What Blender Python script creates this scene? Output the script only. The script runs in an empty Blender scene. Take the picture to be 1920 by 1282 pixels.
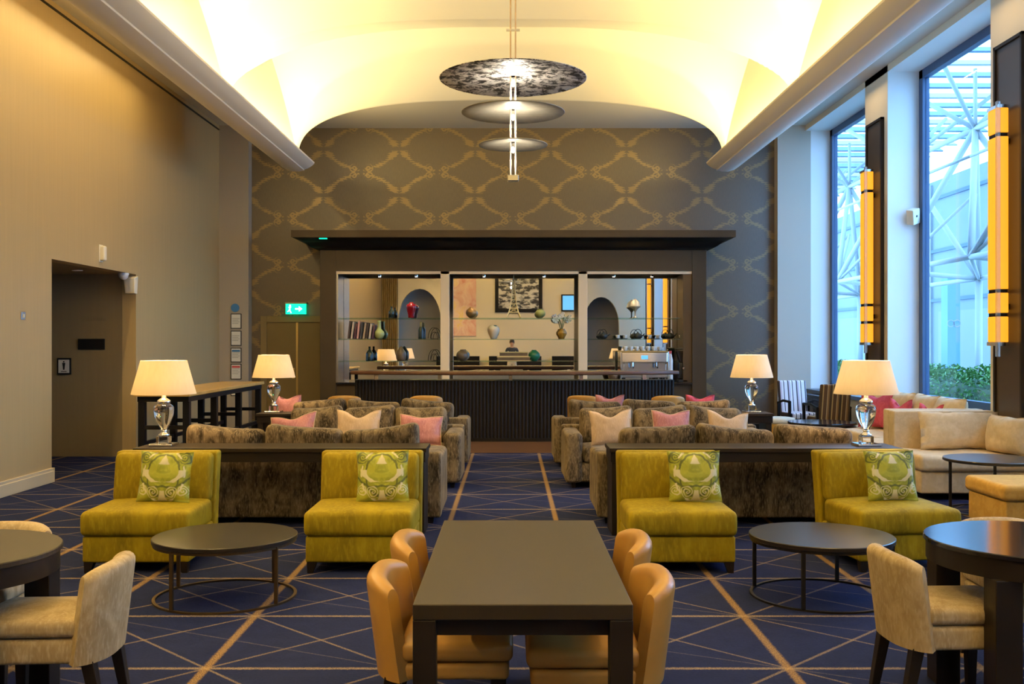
import bpy, bmesh, math, random
from mathutils import Vector, Matrix, noise
random.seed(7)
PI = math.pi
SC = bpy.context.scene
COL = SC.collection

# ------------------------------------------------------------------ camera
cam_d = bpy.data.cameras.new('camera'); cam = bpy.data.objects.new('camera', cam_d); COL.objects.link(cam)
cam.location = (0, 0, 1.65); cam.rotation_euler = (PI/2, 0, 0)
cam_d.sensor_width = 36; cam_d.lens = 36*1900/1920
cam_d.shift_x = 3/1920; cam_d.shift_y = 2/1920
cam_d.clip_start = 0.05; cam_d.clip_end = 200
SC.camera = cam
# ------------------------------------------------------------------ world (bluish overcast daylight)
W = bpy.data.worlds.new('World'); SC.world = W; W.use_nodes = True
bg = W.node_tree.nodes['Background']
bg.inputs[0].default_value = (0.27, 0.55, 1.0, 1); bg.inputs[1].default_value = 6.8
SC.view_settings.view_transform = 'Standard'; SC.view_settings.look = 'None'
SC.view_settings.gamma = 1; SC.view_settings.use_curve_mapping = False
SC.view_settings.exposure = 0.40
SC.cycles.use_denoising = True
SC.cycles.max_bounces = 10; SC.cycles.diffuse_bounces = 5; SC.cycles.glossy_bounces = 4
SC.cycles.transmission_bounces = 8; SC.cycles.transparent_max_bounces = 12
SC.cycles.sample_clamp_indirect = 6
SC.cycles.caustics_reflective = False; SC.cycles.caustics_refractive = False

WARM = (1.0, 0.64, 0.26); WARM2 = (1.0, 0.80, 0.52)
def light(kind, name, loc, power, color=WARM, rot=(0,0,0), **kw):
    d = bpy.data.lights.new(name, kind); d.energy = power; d.color = color
    for k, v in kw.items(): setattr(d, k, v)
    o = bpy.data.objects.new(name, d); COL.objects.link(o); o.location = loc; o.rotation_euler = rot
    return o
# cove strips lying in the two troughs, aimed up at the vault
BAYS = [16.9 - 4.2*k for k in range(6)]
for s in (-1, 1):
    for k in range(5):
        light('AREA', 'cove_strip_light', (s*3.43, BAYS[k]-2.1, 4.675), 108, (1.0, 0.74, 0.29), (PI, -s*0.95, 0), shape='RECTANGLE', size=0.09, size_y=4.15)
# wall washers in the slot along the left wall
for k in range(4):
    light('AREA', 'wall_wash_light', (-5.02, 0.2+4.2*k, 5.68), 66, (1.0, 0.74, 0.32), (0, -0.55, 0), shape='RECTANGLE', size=0.10, size_y=4.0)
# and in the matching slot along the window piers
for k in range(5):
    light('AREA', 'pier_wash_light', (5.15, 15.3-4.12*k, 5.68), 9, (1.0, 0.72, 0.36), (0, 0.45, 0), shape='RECTANGLE', size=0.10, size_y=0.9)
# recessed downlights of the vault
DOWN = [(-2.62, 14.95), (2.62, 14.95), (-2.62, 10.75), (2.62, 10.75), (-2.62, 6.55), (2.62, 6.55), (-2.62, 2.35), (2.62, 2.35), (-2.62,-1.85), (2.62,-1.85)]
# window portals
WINS = [(15.77, 18.96), (11.65, 14.83), (7.53, 10.71), (3.41, 6.59), (-0.71, 2.47), (-4.75, -1.65)]
for a, b in WINS:
    p = light('AREA', 'window_portal', (6.0, (a+b)/2, 3.2), 1, (1,1,1), (0, PI/2, 0), shape='RECTANGLE', size=4.8, size_y=b-a)
    p.data.cycles.is_portal = True

# ------------------------------------------------------------------ materials
MATS = {}
class NB:
    def __init__(s, name):
        s.m = bpy.data.materials.new(name); s.m.use_nodes = True; s.t = s.m.node_tree
        s.b = s.t.nodes['Principled BSDF']; s.out = s.t.nodes['Material Output']
        MATS[name] = s.m
    def n(s, typ, ins=None, **kw):
        nd = s.t.nodes.new(typ)
        for k, v in kw.items(): setattr(nd, k, v)
        for k, v in (ins or {}).items(): s.put(nd.inputs[k], v)
        return nd
    def put(s, sock, v):
        if isinstance(v, bpy.types.NodeSocket): s.t.links.new(v, sock)
        else:
            if hasattr(sock, 'default_value'):
                try: sock.default_value = v
                except Exception: sock.default_value = (*v, 1)
    def m_(s, op, a, b=0.0, c=0.0):
        nd = s.t.nodes.new('ShaderNodeMath'); nd.operation = op
        s.put(nd.inputs[0], a); s.put(nd.inputs[1], b); s.put(nd.inputs[2], c); return nd.outputs[0]
    def mix(s, f, a, b, typ='RGBA'):
        nd = s.t.nodes.new('ShaderNodeMix'); nd.data_type = 'RGBA'
        s.put(nd.inputs[0], f)
        for i, v in ((6, a), (7, b)):
            s.put(nd.inputs[i], v if isinstance(v, bpy.types.NodeSocket) else (*v, 1))
        return nd.outputs[2]
    def noise(s, scale, detail=3, vec=None, rough=.5, dist=0.0):
        nd = s.n('ShaderNodeTexNoise', {'Scale': scale, 'Detail': detail, 'Roughness': rough, 'Distortion': dist})
        if vec is not None: s.put(nd.inputs['Vector'], vec)
        return nd.outputs['Fac']
    def ss(s, v, a, b):
        nd = s.n('ShaderNodeMapRange', {0: v, 1: a, 2: b, 3: 0.0, 4: 1.0}); nd.interpolation_type = 'SMOOTHSTEP'; return nd.outputs[0]
    def obj(s): return s.n('ShaderNodeTexCoord').outputs['Object']
    def pos(s): return s.n('ShaderNodeNewGeometry').outputs['Position']
    def xyz(s, v):
        nd = s.n('ShaderNodeSeparateXYZ', {0: v}); return nd.outputs[0], nd.outputs[1], nd.outputs[2]
    def vscale(s, v, sc): return s.n('ShaderNodeMapping', {0: v, 3: sc}).outputs[0]
    def bump(s, h, strength=.2, dist=.01):
        s.put(s.b.inputs['Normal'], s.n('ShaderNodeBump', {'Strength': strength, 'Distance': dist, 'Height': h}).outputs[0])
    def set(s, **kw):
        for k, v in kw.items(): s.put(s.b.inputs[k.replace('_', ' ')], v)
        return s
def M(name): return MATS[name]
def plain(name, col, rough=.5, metal=0.0, var=0.0, vs=3.0, bump=0.0, **kw):
    b = NB(name); b.set(Roughness=rough, Metallic=metal, **kw)
    if var:
        f = b.noise(vs, 4, b.obj())
        lo = tuple(c*(1-var) for c in col); hi = tuple(min(1, c*(1+var)) for c in col)
        b.put(b.b.inputs['Base Color'], b.mix(f, lo, hi))
        if bump: b.bump(b.noise(vs*12, 3, b.obj()), bump, .004)
    else: b.put(b.b.inputs['Base Color'], (*col, 1))
    return b
def emis(name, col, s):
    b = NB(name); b.set(Base_Color=(*col, 1), Emission_Color=(*col, 1), Emission_Strength=s); return b

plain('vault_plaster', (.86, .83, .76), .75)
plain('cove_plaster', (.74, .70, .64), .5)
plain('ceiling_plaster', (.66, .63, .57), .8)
def fabric_wall(name, c):
    b = NB(name); p = b.pos(); f = b.noise(26, 2, b.vscale(p, (1, 1, .04))); g = b.noise(1.2, 2, p)
    b.put(b.b.inputs['Base Color'], b.mix(f, tuple(k*.93 for k in c), tuple(k*1.07 for k in c)))
    b.set(Roughness=.42); b.bump(f, .05, .002)
fabric_wall('left_wall_fabric', (.50, .365, .18))
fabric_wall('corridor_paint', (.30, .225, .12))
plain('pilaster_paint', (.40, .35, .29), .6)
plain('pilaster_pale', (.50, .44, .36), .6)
plain('pier_paint', (.80, .70, .52), .6)
plain('reveal_paint', (.86, .87, .86), .6)
plain('baseboard_paint', (.60, .49, .32), .45)
plain('rear_plaster', (.82, .72, .52), .7)
plain('niche_grey', (.30, .28, .25), .7)
plain('door_olive', (.175, .125, .045), .5, var=.1)
plain('door_trim', (.205, .15, .065), .5)
plain('brass', (.75, .55, .22), .3, 1.0)
plain('dark_wood', (.018, .013, .010), .38, var=.25, vs=6, Specular_IOR_Level=.22)
plain('espresso_wood', (.028, .019, .012), .36, var=.25, vs=5, Specular_IOR_Level=.22)
plain('bar_wood', (.016, .013, .012), .45, Specular_IOR_Level=.22)
plain('cabinet_wood', (.066, .046, .026), .45, var=.15, vs=4, Specular_IOR_Level=.22)
plain('black_paint', (.008, .007, .007), .4, Specular_IOR_Level=.22)
plain('counter_wood', (.12, .055, .03), .25, var=.2, vs=8)
plain('mullion_wood', (.82, .66, .44), .45)
plain('chrome', (.85, .85, .86), .12, 1.0)
plain('steel', (.55, .55, .56), .25, 1.0)
plain('iron', (.030, .024, .018), .42, .6)
plain('bronze_iron', (.12, .075, .035), .4, .8)
plain('mirror', (.92, .92, .92), .0, 1.0)
plain('white_plastic', (.80, .74, .60), .45)
plain('white_dome', (.75, .77, .82), .35)
plain('black_plastic', (.01, .01, .01), .35)
plain('paper', (.78, .76, .70), .7)
plain('panel_bronze', (.085, .060, .042), .35)
plain('frame_blue', (.045, .09, .19), .4)
plain('sill_blue', (.03, .05, .09), .35)
plain('candle_cream', (.80, .76, .62), .7)
plain('truss_white', (.42, .43, .42), .5)
plain('facade_pale', (.62, .64, .64), .7)
plain('facade_blue', (.24, .28, .30), .6, var=.08, vs=.6)
plain('roof_slat', (.10, .16, .22), .6)
plain('roof_light', (.30, .32, .33), .6)
plain('banner_blue', (.18, .36, .58), .6)
plain('paving', (.45, .48, .47), .8, var=.15)
plain('skin', (.55, .33, .22), .55)
plain('shirt_navy', (.03, .04, .07), .8)
plain('shorts_khaki', (.60, .52, .40), .8)
plain('hair_dark', (.02, .015, .012), .6)
b = plain('wood_floor', (.12, .06, .03), .35, var=.35, vs=4)
# slim glass: mostly straight through, a little mirror
b = NB('window_glass'); tr = b.n('ShaderNodeBsdfTransparent', {0: (.93, .98, 1, 1)}); gl = b.n('ShaderNodeBsdfGlossy', {'Roughness': .02})
lw = b.n('ShaderNodeLayerWeight', {0: .5}); fc = b.m_('ADD', .02, b.m_('MULTIPLY', b.m_('POWER', lw.outputs['Facing'], 5.0), .5)); mx = b.n('ShaderNodeMixShader', {0: fc, 1: tr.outputs[0], 2: gl.outputs[0]}); b.put(b.out.inputs[0], mx.outputs[0])
b = NB('shelf_glass'); tr = b.n('ShaderNodeBsdfTransparent', {0: (.80, .93, .88, 1)}); gl = b.n('ShaderNodeBsdfGlossy', {'Roughness': .05})
mx = b.n('ShaderNodeMixShader', {0: .22, 1: tr.outputs[0], 2: gl.outputs[0]}); b.put(b.out.inputs[0], mx.outputs[0])
b = NB('crystal'); b.set(Base_Color=(1, .99, .96, 1), Roughness=.02, Transmission_Weight=1.0, IOR=1.42)
b = NB('acrylic'); b.set(Base_Color=(.95, .97, 1, 1), Roughness=.05, Transmission_Weight=.7, IOR=1.45)
# lamp shade: cloth that lets the bulb through
b = NB('lamp_shade'); f = b.noise(40, 2, b.vscale(b.obj(), (1, 1, .1)))
c = b.mix(f, (.86, .76, .58), (.94, .85, .68)); d = b.n('ShaderNodeBsdfDiffuse', {0: c}); t = b.n('ShaderNodeBsdfTranslucent', {0: c})
mx = b.n('ShaderNodeMixShader', {0: .55, 1: d.outputs[0], 2: t.outputs[0]}); b.put(b.out.inputs[0], mx.outputs[0])
emis('bulb', (1, .78, .45), 18)
emis('spot_bulb', (1, .9, .72), 12)
emis('sconce_amber', (1.0, .40, .02), 0.78)
emis('exit_green', (.0, .75, .38), 1.4)
emis('exit_white', (.85, 1, .95), 1.8)
emis('screen_blue', (.1, .4, .8), .8)

# carpet: navy with a woven gold lattice
b = NB('carpet'); p = b.pos(); x, y, z = b.xyz(p)
u = b.m_('DIVIDE', b.m_('ADD', x, .56), .985); v = b.m_('DIVIDE', b.m_('SUBTRACT', y, 5.14), .985)
nz = b.noise(60, 3, p); nz2 = b.noise(9, 2, p); nzl = b.noise(.9, 1, p)
brk = b.m_('ADD', .35, b.m_('MULTIPLY', .65, b.ss(b.noise(150, 2, p), .38, .62)))
def near(e): return b.m_('ABSOLUTE', b.m_('SUBTRACT', b.m_('FRACT', b.m_('ADD', e, 100.5)), .5))
def lin(e, w, fr=.014):
    d_ = b.m_('ADD', near(e), b.m_('MULTIPLY', b.m_('SUBTRACT', nz, .5), fr*2.2))
    return b.m_('MULTIPLY', b.m_('SUBTRACT', 1.0, b.ss(d_, w*.5, w*1.3)), brk)
l1 = lin(u, .025); l2 = lin(v, .0175); l3 = b.m_('MULTIPLY', lin(b.m_('ADD', u, v), .0125, .008), .62); l4 = b.m_('MULTIPLY', lin(b.m_('SUBTRACT', u, v), .0145, .008), .62)
l5 = b.m_('MULTIPLY', lin(b.m_('ADD', b.m_('MULTIPLY', u, .5), v), .007, .006), .30)
nv = b.mix(nz2, (.007, .010, .036), (.014, .020, .070)); nv = b.mix(b.m_('MULTIPLY', nz, .5), nv, (.022, .032, .105))
g1 = b.mix(nz, (.20, .11, .03), (.50, .32, .12)); g2 = b.mix(nz, (.22, .15, .09), (.46, .35, .22))
c = b.mix(l5, nv, (.30, .25, .20)); c = b.mix(l3, c, g2); c = b.mix(l4, c, g2); c = b.mix(b.m_('MULTIPLY', l2, .85), c, g2); c = b.mix(b.m_('MULTIPLY', l1, .9), c, g1)
b.set(Base_Color=c, Roughness=.95); b.put(b.b.inputs['Specular IOR Level'], .1); b.bump(nz, .35, .006)

# damask wallpaper with gold leaf rings
b = NB('wallpaper'); p = b.pos(); x, y, z = b.xyz(p)
n1 = b.noise(9, 3, p); n2 = b.noise(34, 2, p)
a = b.m_('MULTIPLY', b.m_('SUBTRACT', b.m_('FRACT', b.m_('ADD', b.m_('DIVIDE', b.m_('ADD', x, 1.39), 1.435), 20.5)), .5), 2)
h = b.m_('MULTIPLY', b.m_('SUBTRACT', b.m_('FRACT', b.m_('ADD', b.m_('DIVIDE', b.m_('SUBTRACT', z, 4.45), .88), 20.5)), .5), 2)
a = b.m_('ABSOLUTE', a); h = b.m_('ABSOLUTE', h)
rho = b.m_('ADD', b.m_('POWER', a, 1.55), b.m_('POWER', h, 1.75))
wob = b.m_('ADD', b.m_('MULTIPLY', b.m_('SUBTRACT', n1, .5), .16), b.m_('MULTIPLY', b.m_('SUBTRACT', n2, .5), .22))
ang = b.m_('ARCTAN2', h, a); tooth = b.m_('MULTIPLY', b.m_('SINE', b.m_('ADD', b.m_('MULTIPLY', ang, 46), b.m_('MULTIPLY', rho, 26))), .05)
dist = b.m_('ADD', b.m_('ABSOLUTE', b.m_('SUBTRACT', rho, .86)), b.m_('ADD', wob, tooth))
lobe = lambda c0, w0: b.m_('POWER', 2.718, b.m_('MULTIPLY', -1.0, b.m_('POWER', b.m_('ABSOLUTE', b.m_('DIVIDE', b.m_('SUBTRACT', ang, c0), w0)), 2.0)))
wid = b.m_('ADD', .035, b.m_('ADD', b.m_('MULTIPLY', .115, lobe(.30, .20)), b.m_('MULTIPLY', .06, lobe(.95, .22))))
ring = b.m_('SUBTRACT', 1, b.ss(b.m_('SUBTRACT', dist, wid), -.02, .035))
# scrolls at the top and the bottom of each ring
da = b.m_('SUBTRACT', a, .20); dh = b.m_('MULTIPLY', b.m_('SUBTRACT', h, .84), .62)
rr = b.m_('SQRT', b.m_('ADD', b.m_('MULTIPLY', da, da), b.m_('MULTIPLY', dh, dh)))
spi = b.m_('SINE', b.m_('ADD', b.m_('MULTIPLY', rr, 75), b.m_('ARCTAN2', dh, da)))
scr = b.m_('MULTIPLY', b.ss(spi, .0, .4), b.m_('SUBTRACT', 1, b.ss(rr, .10, .125)))
gap = b.m_('MULTIPLY', b.ss(a, .03, .07), b.ss(h, .05, .12))
pat = b.m_('MULTIPLY', b.m_('MAXIMUM', ring, scr), gap)
fl = b.ss(b.noise(60, 2, b.vscale(p, (1, 1, .2))), .2, .7)
base = b.mix(fl, (.074, .046, .020), (.090, .057, .026)); c = b.mix(b.m_('MULTIPLY', pat, .58), base, (.32, .215, .07))
b.set(Base_Color=c, Roughness=b.m_('SUBTRACT', .50, b.m_('MULTIPLY', pat, .14)), Metallic=b.m_('ADD', .05, b.m_('MULTIPLY', pat, .5)), Coat_Weight=1.0, Coat_Roughness=.40, Coat_IOR=1.62)

def velvet(name, c1, c2, c3, scale=5, sheen=.5, str_=(1, 1, .35), lo=.35, hi=.68):
    b = NB(name); o = b.obj(); f = b.ss(b.noise(scale, 5, b.vscale(o, str_), .65, .6), lo, hi); g = b.noise(scale*14, 2, b.vscale(o, (1, 1, .25)))
    c = b.mix(f, c1, c2); c = b.mix(b.m_('MULTIPLY', b.ss(g, .45, .75), .55), c, c3)
    b.set(Base_Color=c, Roughness=.72, Sheen_Weight=sheen, Sheen_Roughness=.35); b.put(b.b.inputs['Sheen Tint'], (*c3, 1)); b.put(b.b.inputs['Specular IOR Level'], .2)
    b.bump(g, .25, .004)
velvet('crushed_velvet', (.028, .019, .010), (.20, .148, .086), (.34, .265, .17), 6, .6, (1.6, 1.6, .7))
velvet('chartreuse_velvet', (.22, .155, .004), (.35, .255, .006), (.40, .31, .015), 3.5, .25, (1, 1, .6))
velvet('beige_velvet', (.34, .25, .13), (.52, .41, .25), (.58, .48, .33), 7, .3, (1, 1, .6))
velvet('linen', (.66, .52, .32), (.76, .62, .42), (.62, .50, .33), 14, .1, (1, 1, 1))
velvet('linen_gold', (.50, .29, .06), (.60, .37, .09), (.50, .31, .09), 14, .1, (1, 1, 1))
velvet('pink_velvet', (.42, .17, .19), (.55, .25, .26), (.66, .36, .35), 8, .4)
velvet('rose_velvet', (.45, .06, .10), (.58, .10, .16), (.66, .16, .22), 8, .4)
velvet('champagne_velvet', (.56, .40, .26), (.66, .49, .34), (.72, .56, .40), 8, .3)
velvet('cream_cloth', (.74, .72, .58), (.80, .78, .64), (.8, .78, .66), 9, .1)
velvet('curtain_brown', (.20, .12, .04), (.46, .33, .13), (.5, .4, .2), 12, .1, (3, 3, .15))
b = NB('tan_leather'); o = b.obj(); f = b.noise(7, 4, o); g = b.noise(90, 2, o)
b.set(Base_Color=b.mix(f, (.37, .185, .036), (.50, .28, .07)), Roughness=b.m_('ADD', .28, b.m_('MULTIPLY', f, .16))); b.bump(b.m_('ADD', b.m_('MULTIPLY', f, .8), b.m_('MULTIPLY', g, .2)), .18, .01)
# damask cushion cloth, mirrored about the middle
b = NB('damask_green'); o = b.obj(); x, y, z = b.xyz(o); ax = b.m_('ABSOLUTE', x)
cv = b.n('ShaderNodeCombineXYZ', {0: ax, 1: 0.0, 2: z}).outputs[0]
wn = b.n('ShaderNodeTexNoise', {'Vector': cv, 'Scale': 16, 'Detail': 2}); wx, wy, wz = b.xyz(wn.outputs['Color'])
qx = b.m_('ADD', ax, b.m_('MULTIPLY', b.m_('SUBTRACT', wx, .5), .035)); qz = b.m_('ADD', z, b.m_('MULTIPLY', b.m_('SUBTRACT', wz, .5), .035))
def rad(cx, cz, sz=1.0):
    d1 = b.m_('SUBTRACT', qx, cx); d2 = b.m_('MULTIPLY', b.m_('SUBTRACT', qz, cz), sz)
    return b.m_('SQRT', b.m_('ADD', b.m_('MULTIPLY', d1, d1), b.m_('MULTIPLY', d2, d2))), b.m_('ARCTAN2', d2, d1)
def less(v, t, e=.004): return b.m_('SUBTRACT', 1.0, b.ss(v, t-e, t+e))
def AND(p, q): return b.m_('MULTIPLY', p, q)
def band(v, c0, w): return less(b.m_('ABSOLUTE', b.m_('SUBTRACT', v, c0)), w, .0025)
def scroll(cx, cz, r): 
    d, an = rad(cx, cz); return AND(less(d, r), b.ss(b.m_('SINE', b.m_('ADD', b.m_('MULTIPLY', d, 330), an)), .1, .4))
rA, _ = rad(.030, .235); rB, _ = rad(.052, .262); horn = AND(AND(less(rB, .115), b.ss(rA, .080, .086)), less(qz, .245))
og, oa = rad(0, .200, .78); ogee = AND(band(og, .155, .006), b.ss(b.m_('SINE', b.m_('MULTIPLY', oa, 9)), -.6, -.2))
fle = AND(b.ss(qz, .275, .285), less(b.m_('ADD', qx, b.m_('MULTIPLY', b.m_('SUBTRACT', qz, .28), .45)), .034))
tip = AND(less(qz, .085), less(b.m_('ADD', qx, b.m_('MULTIPLY', b.m_('SUBTRACT', .085, qz), -.25)), .016))
dark = b.m_('MAXIMUM', scroll(.145, .335, .050), b.m_('MAXIMUM', band(og, .122, .007), band(rB, .150, .006)))
lite = b.m_('MAXIMUM', b.m_('MAXIMUM', horn, ogee), b.m_('MAXIMUM', b.m_('MAXIMUM', fle, tip), b.m_('MULTIPLY', b.m_('MAXIMUM', scroll(.065, .075, .048), scroll(.150, .085, .042)), .75)))
fb = b.ss(b.noise(11, 2, cv, .5, 1.2), .42, .60)
c = b.mix(fb, (.27, .30, .012), (.42, .43, .03)); c = b.mix(b.m_('MULTIPLY', dark, .85), c, (.07, .085, .01)); c = b.mix(b.m_('MULTIPLY', lite, .9), c, (.72, .66, .42))
b.set(Base_Color=c, Roughness=.6, Sheen_Weight=.2)
def stripes(name, cols, pitch):
    b = NB(name); o = b.obj(); x, y, z = b.xyz(o); f = b.m_('FRACT', b.m_('ADD', b.m_('DIVIDE', x, pitch), 10))
    r = b.n('ShaderNodeValToRGB', {0: f}); r.color_ramp.interpolation = 'CONSTANT'; e = r.color_ramp.elements
    while len(e) < len(cols): e.new(.5)
    for i, (ps, c) in enumerate(cols): e[i].position = ps; e[i].color = (*c, 1)
    b.set(Base_Color=r.outputs[0], Roughness=.7)
stripes('stripe_white', [(0, (.80, .78, .82)), (.38, (.05, .045, .07)), (.52, (.62, .56, .66)), (.72, (.85, .85, .88)), (.9, (.05, .05, .07))], .155)
stripes('stripe_brown', [(0, (.12, .06, .025)), (.3, (.50, .36, .14)), (.42, (.07, .04, .02)), (.68, (.30, .17, .06)), (.86, (.60, .47, .25)), (.93, (.10, .06, .03))], .16)
# polished table tops
b = plain('smoked_oak', (.020, .015, .010), .30, var=.25, vs=5)
b = NB('matt_oak'); o = b.obj(); f = b.noise(14, 4, b.vscale(o, (7, .7, 1)), .6)
b.set(Base_Color=b.mix(f, (.022, .015, .007), (.034, .023, .011)), Roughness=.40)
plain('black_gloss', (.012, .010, .012), .12)
b = NB('onyx_top'); f = b.noise(5, 5, b.obj(), .6, 1.0); b.set(Base_Color=b.mix(f, (.46, .27, .07), (.72, .48, .17)), Roughness=.22)
# chandelier leaf metal
b = NB('silver_leaf'); o = b.obj(); f = b.noise(11, 5, o, .75, .4); k = b.ss(f, .45, .54)
b.set(Base_Color=b.mix(k, (.035, .028, .02), (.90, .86, .80)), Roughness=.45, Metallic=.35); b.bump(f, .6, .03)
b = NB('pewter'); o = b.obj(); f = b.noise(14, 4, o, .6); b.set(Base_Color=b.mix(f, (.22, .20, .15), (.46, .42, .33)), Roughness=.42, Metallic=.25)
plain('red_glaze', (.22, .005, .012), .12); plain('green_glaze', (.02, .16, .08), .15); plain('celadon', (.40, .42, .16), .3, var=.2, vs=12)
plain('bottle_glass', (.012, .022, .018), .1); plain('bronze_pot', (.30, .16, .05), .3, .4, var=.3, vs=12); plain('brown_pot', (.13, .085, .05), .35, var=.4, vs=14)
plain('amber_glaze', (.30, .17, .02), .2); plain('moss_pot', (.24, .26, .08), .35, var=.3, vs=10); plain('petal', (.85, .83, .80), .6); plain('stem_green', (.08, .16, .04), .6)
plain('gold_paint', (.72, .58, .28), .4, .3); plain('cast_iron', (.012, .012, .013), .5); plain('porcelain', (.82, .80, .76), .2); plain('hopper', (.03, .022, .016), .15)
plain('orange_plastic', (.75, .20, .02), .4); plain('blue_rim', (.02, .06, .35), .3)
b = NB('spotted_vase'); vo = b.n('ShaderNodeTexVoronoi', {'Vector': b.obj(), 'Scale': 9}); b.set(Base_Color=b.mix(b.ss(vo.outputs['Distance'], .28, .36), (.10, .13, .06), (.74, .58, .38)), Roughness=.3)
for i, c in enumerate([(.05, .03, .03), (.62, .50, .42), (.09, .03, .05), (.60, .32, .30), (.06, .06, .07), (.42, .30, .20)]): plain('book_%d' % i, c, .55)
b = NB('abstract_pink'); f = b.noise(1.6, 5, b.obj(), .6, .8); r = b.n('ShaderNodeValToRGB', {0: f}); e = r.color_ramp.elements
e[0].position = .3; e[0].color = (.70, .28, .20, 1); e[1].position = .55; e[1].color = (.85, .62, .48, 1); q = e.new(.65); q.color = (.85, .60, .22, 1); q = e.new(.8); q.color = (.86, .80, .70, 1); b.set(Base_Color=r.outputs[0], Roughness=.6)
b = NB('mono_photo'); f = b.ss(b.noise(3.2, 5, b.vscale(b.obj(), (1, 1, 2.2)), .6), .42, .58); b.set(Base_Color=b.mix(f, (.03, .03, .03), (.75, .72, .62)), Roughness=.4)
b = NB('leaf_green'); f = b.noise(2.5, 3, b.pos()); b.set(Base_Color=b.mix(f, (.035, .14, .03), (.16, .36, .08)), Roughness=.55)
plain('soil_green', (.03, .07, .025), .9)
plain('blue_sign', (.05, .20, .45), .4); plain('red_print', (.65, .10, .10), .6); plain('grey_print', (.30, .30, .30), .7)

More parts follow.
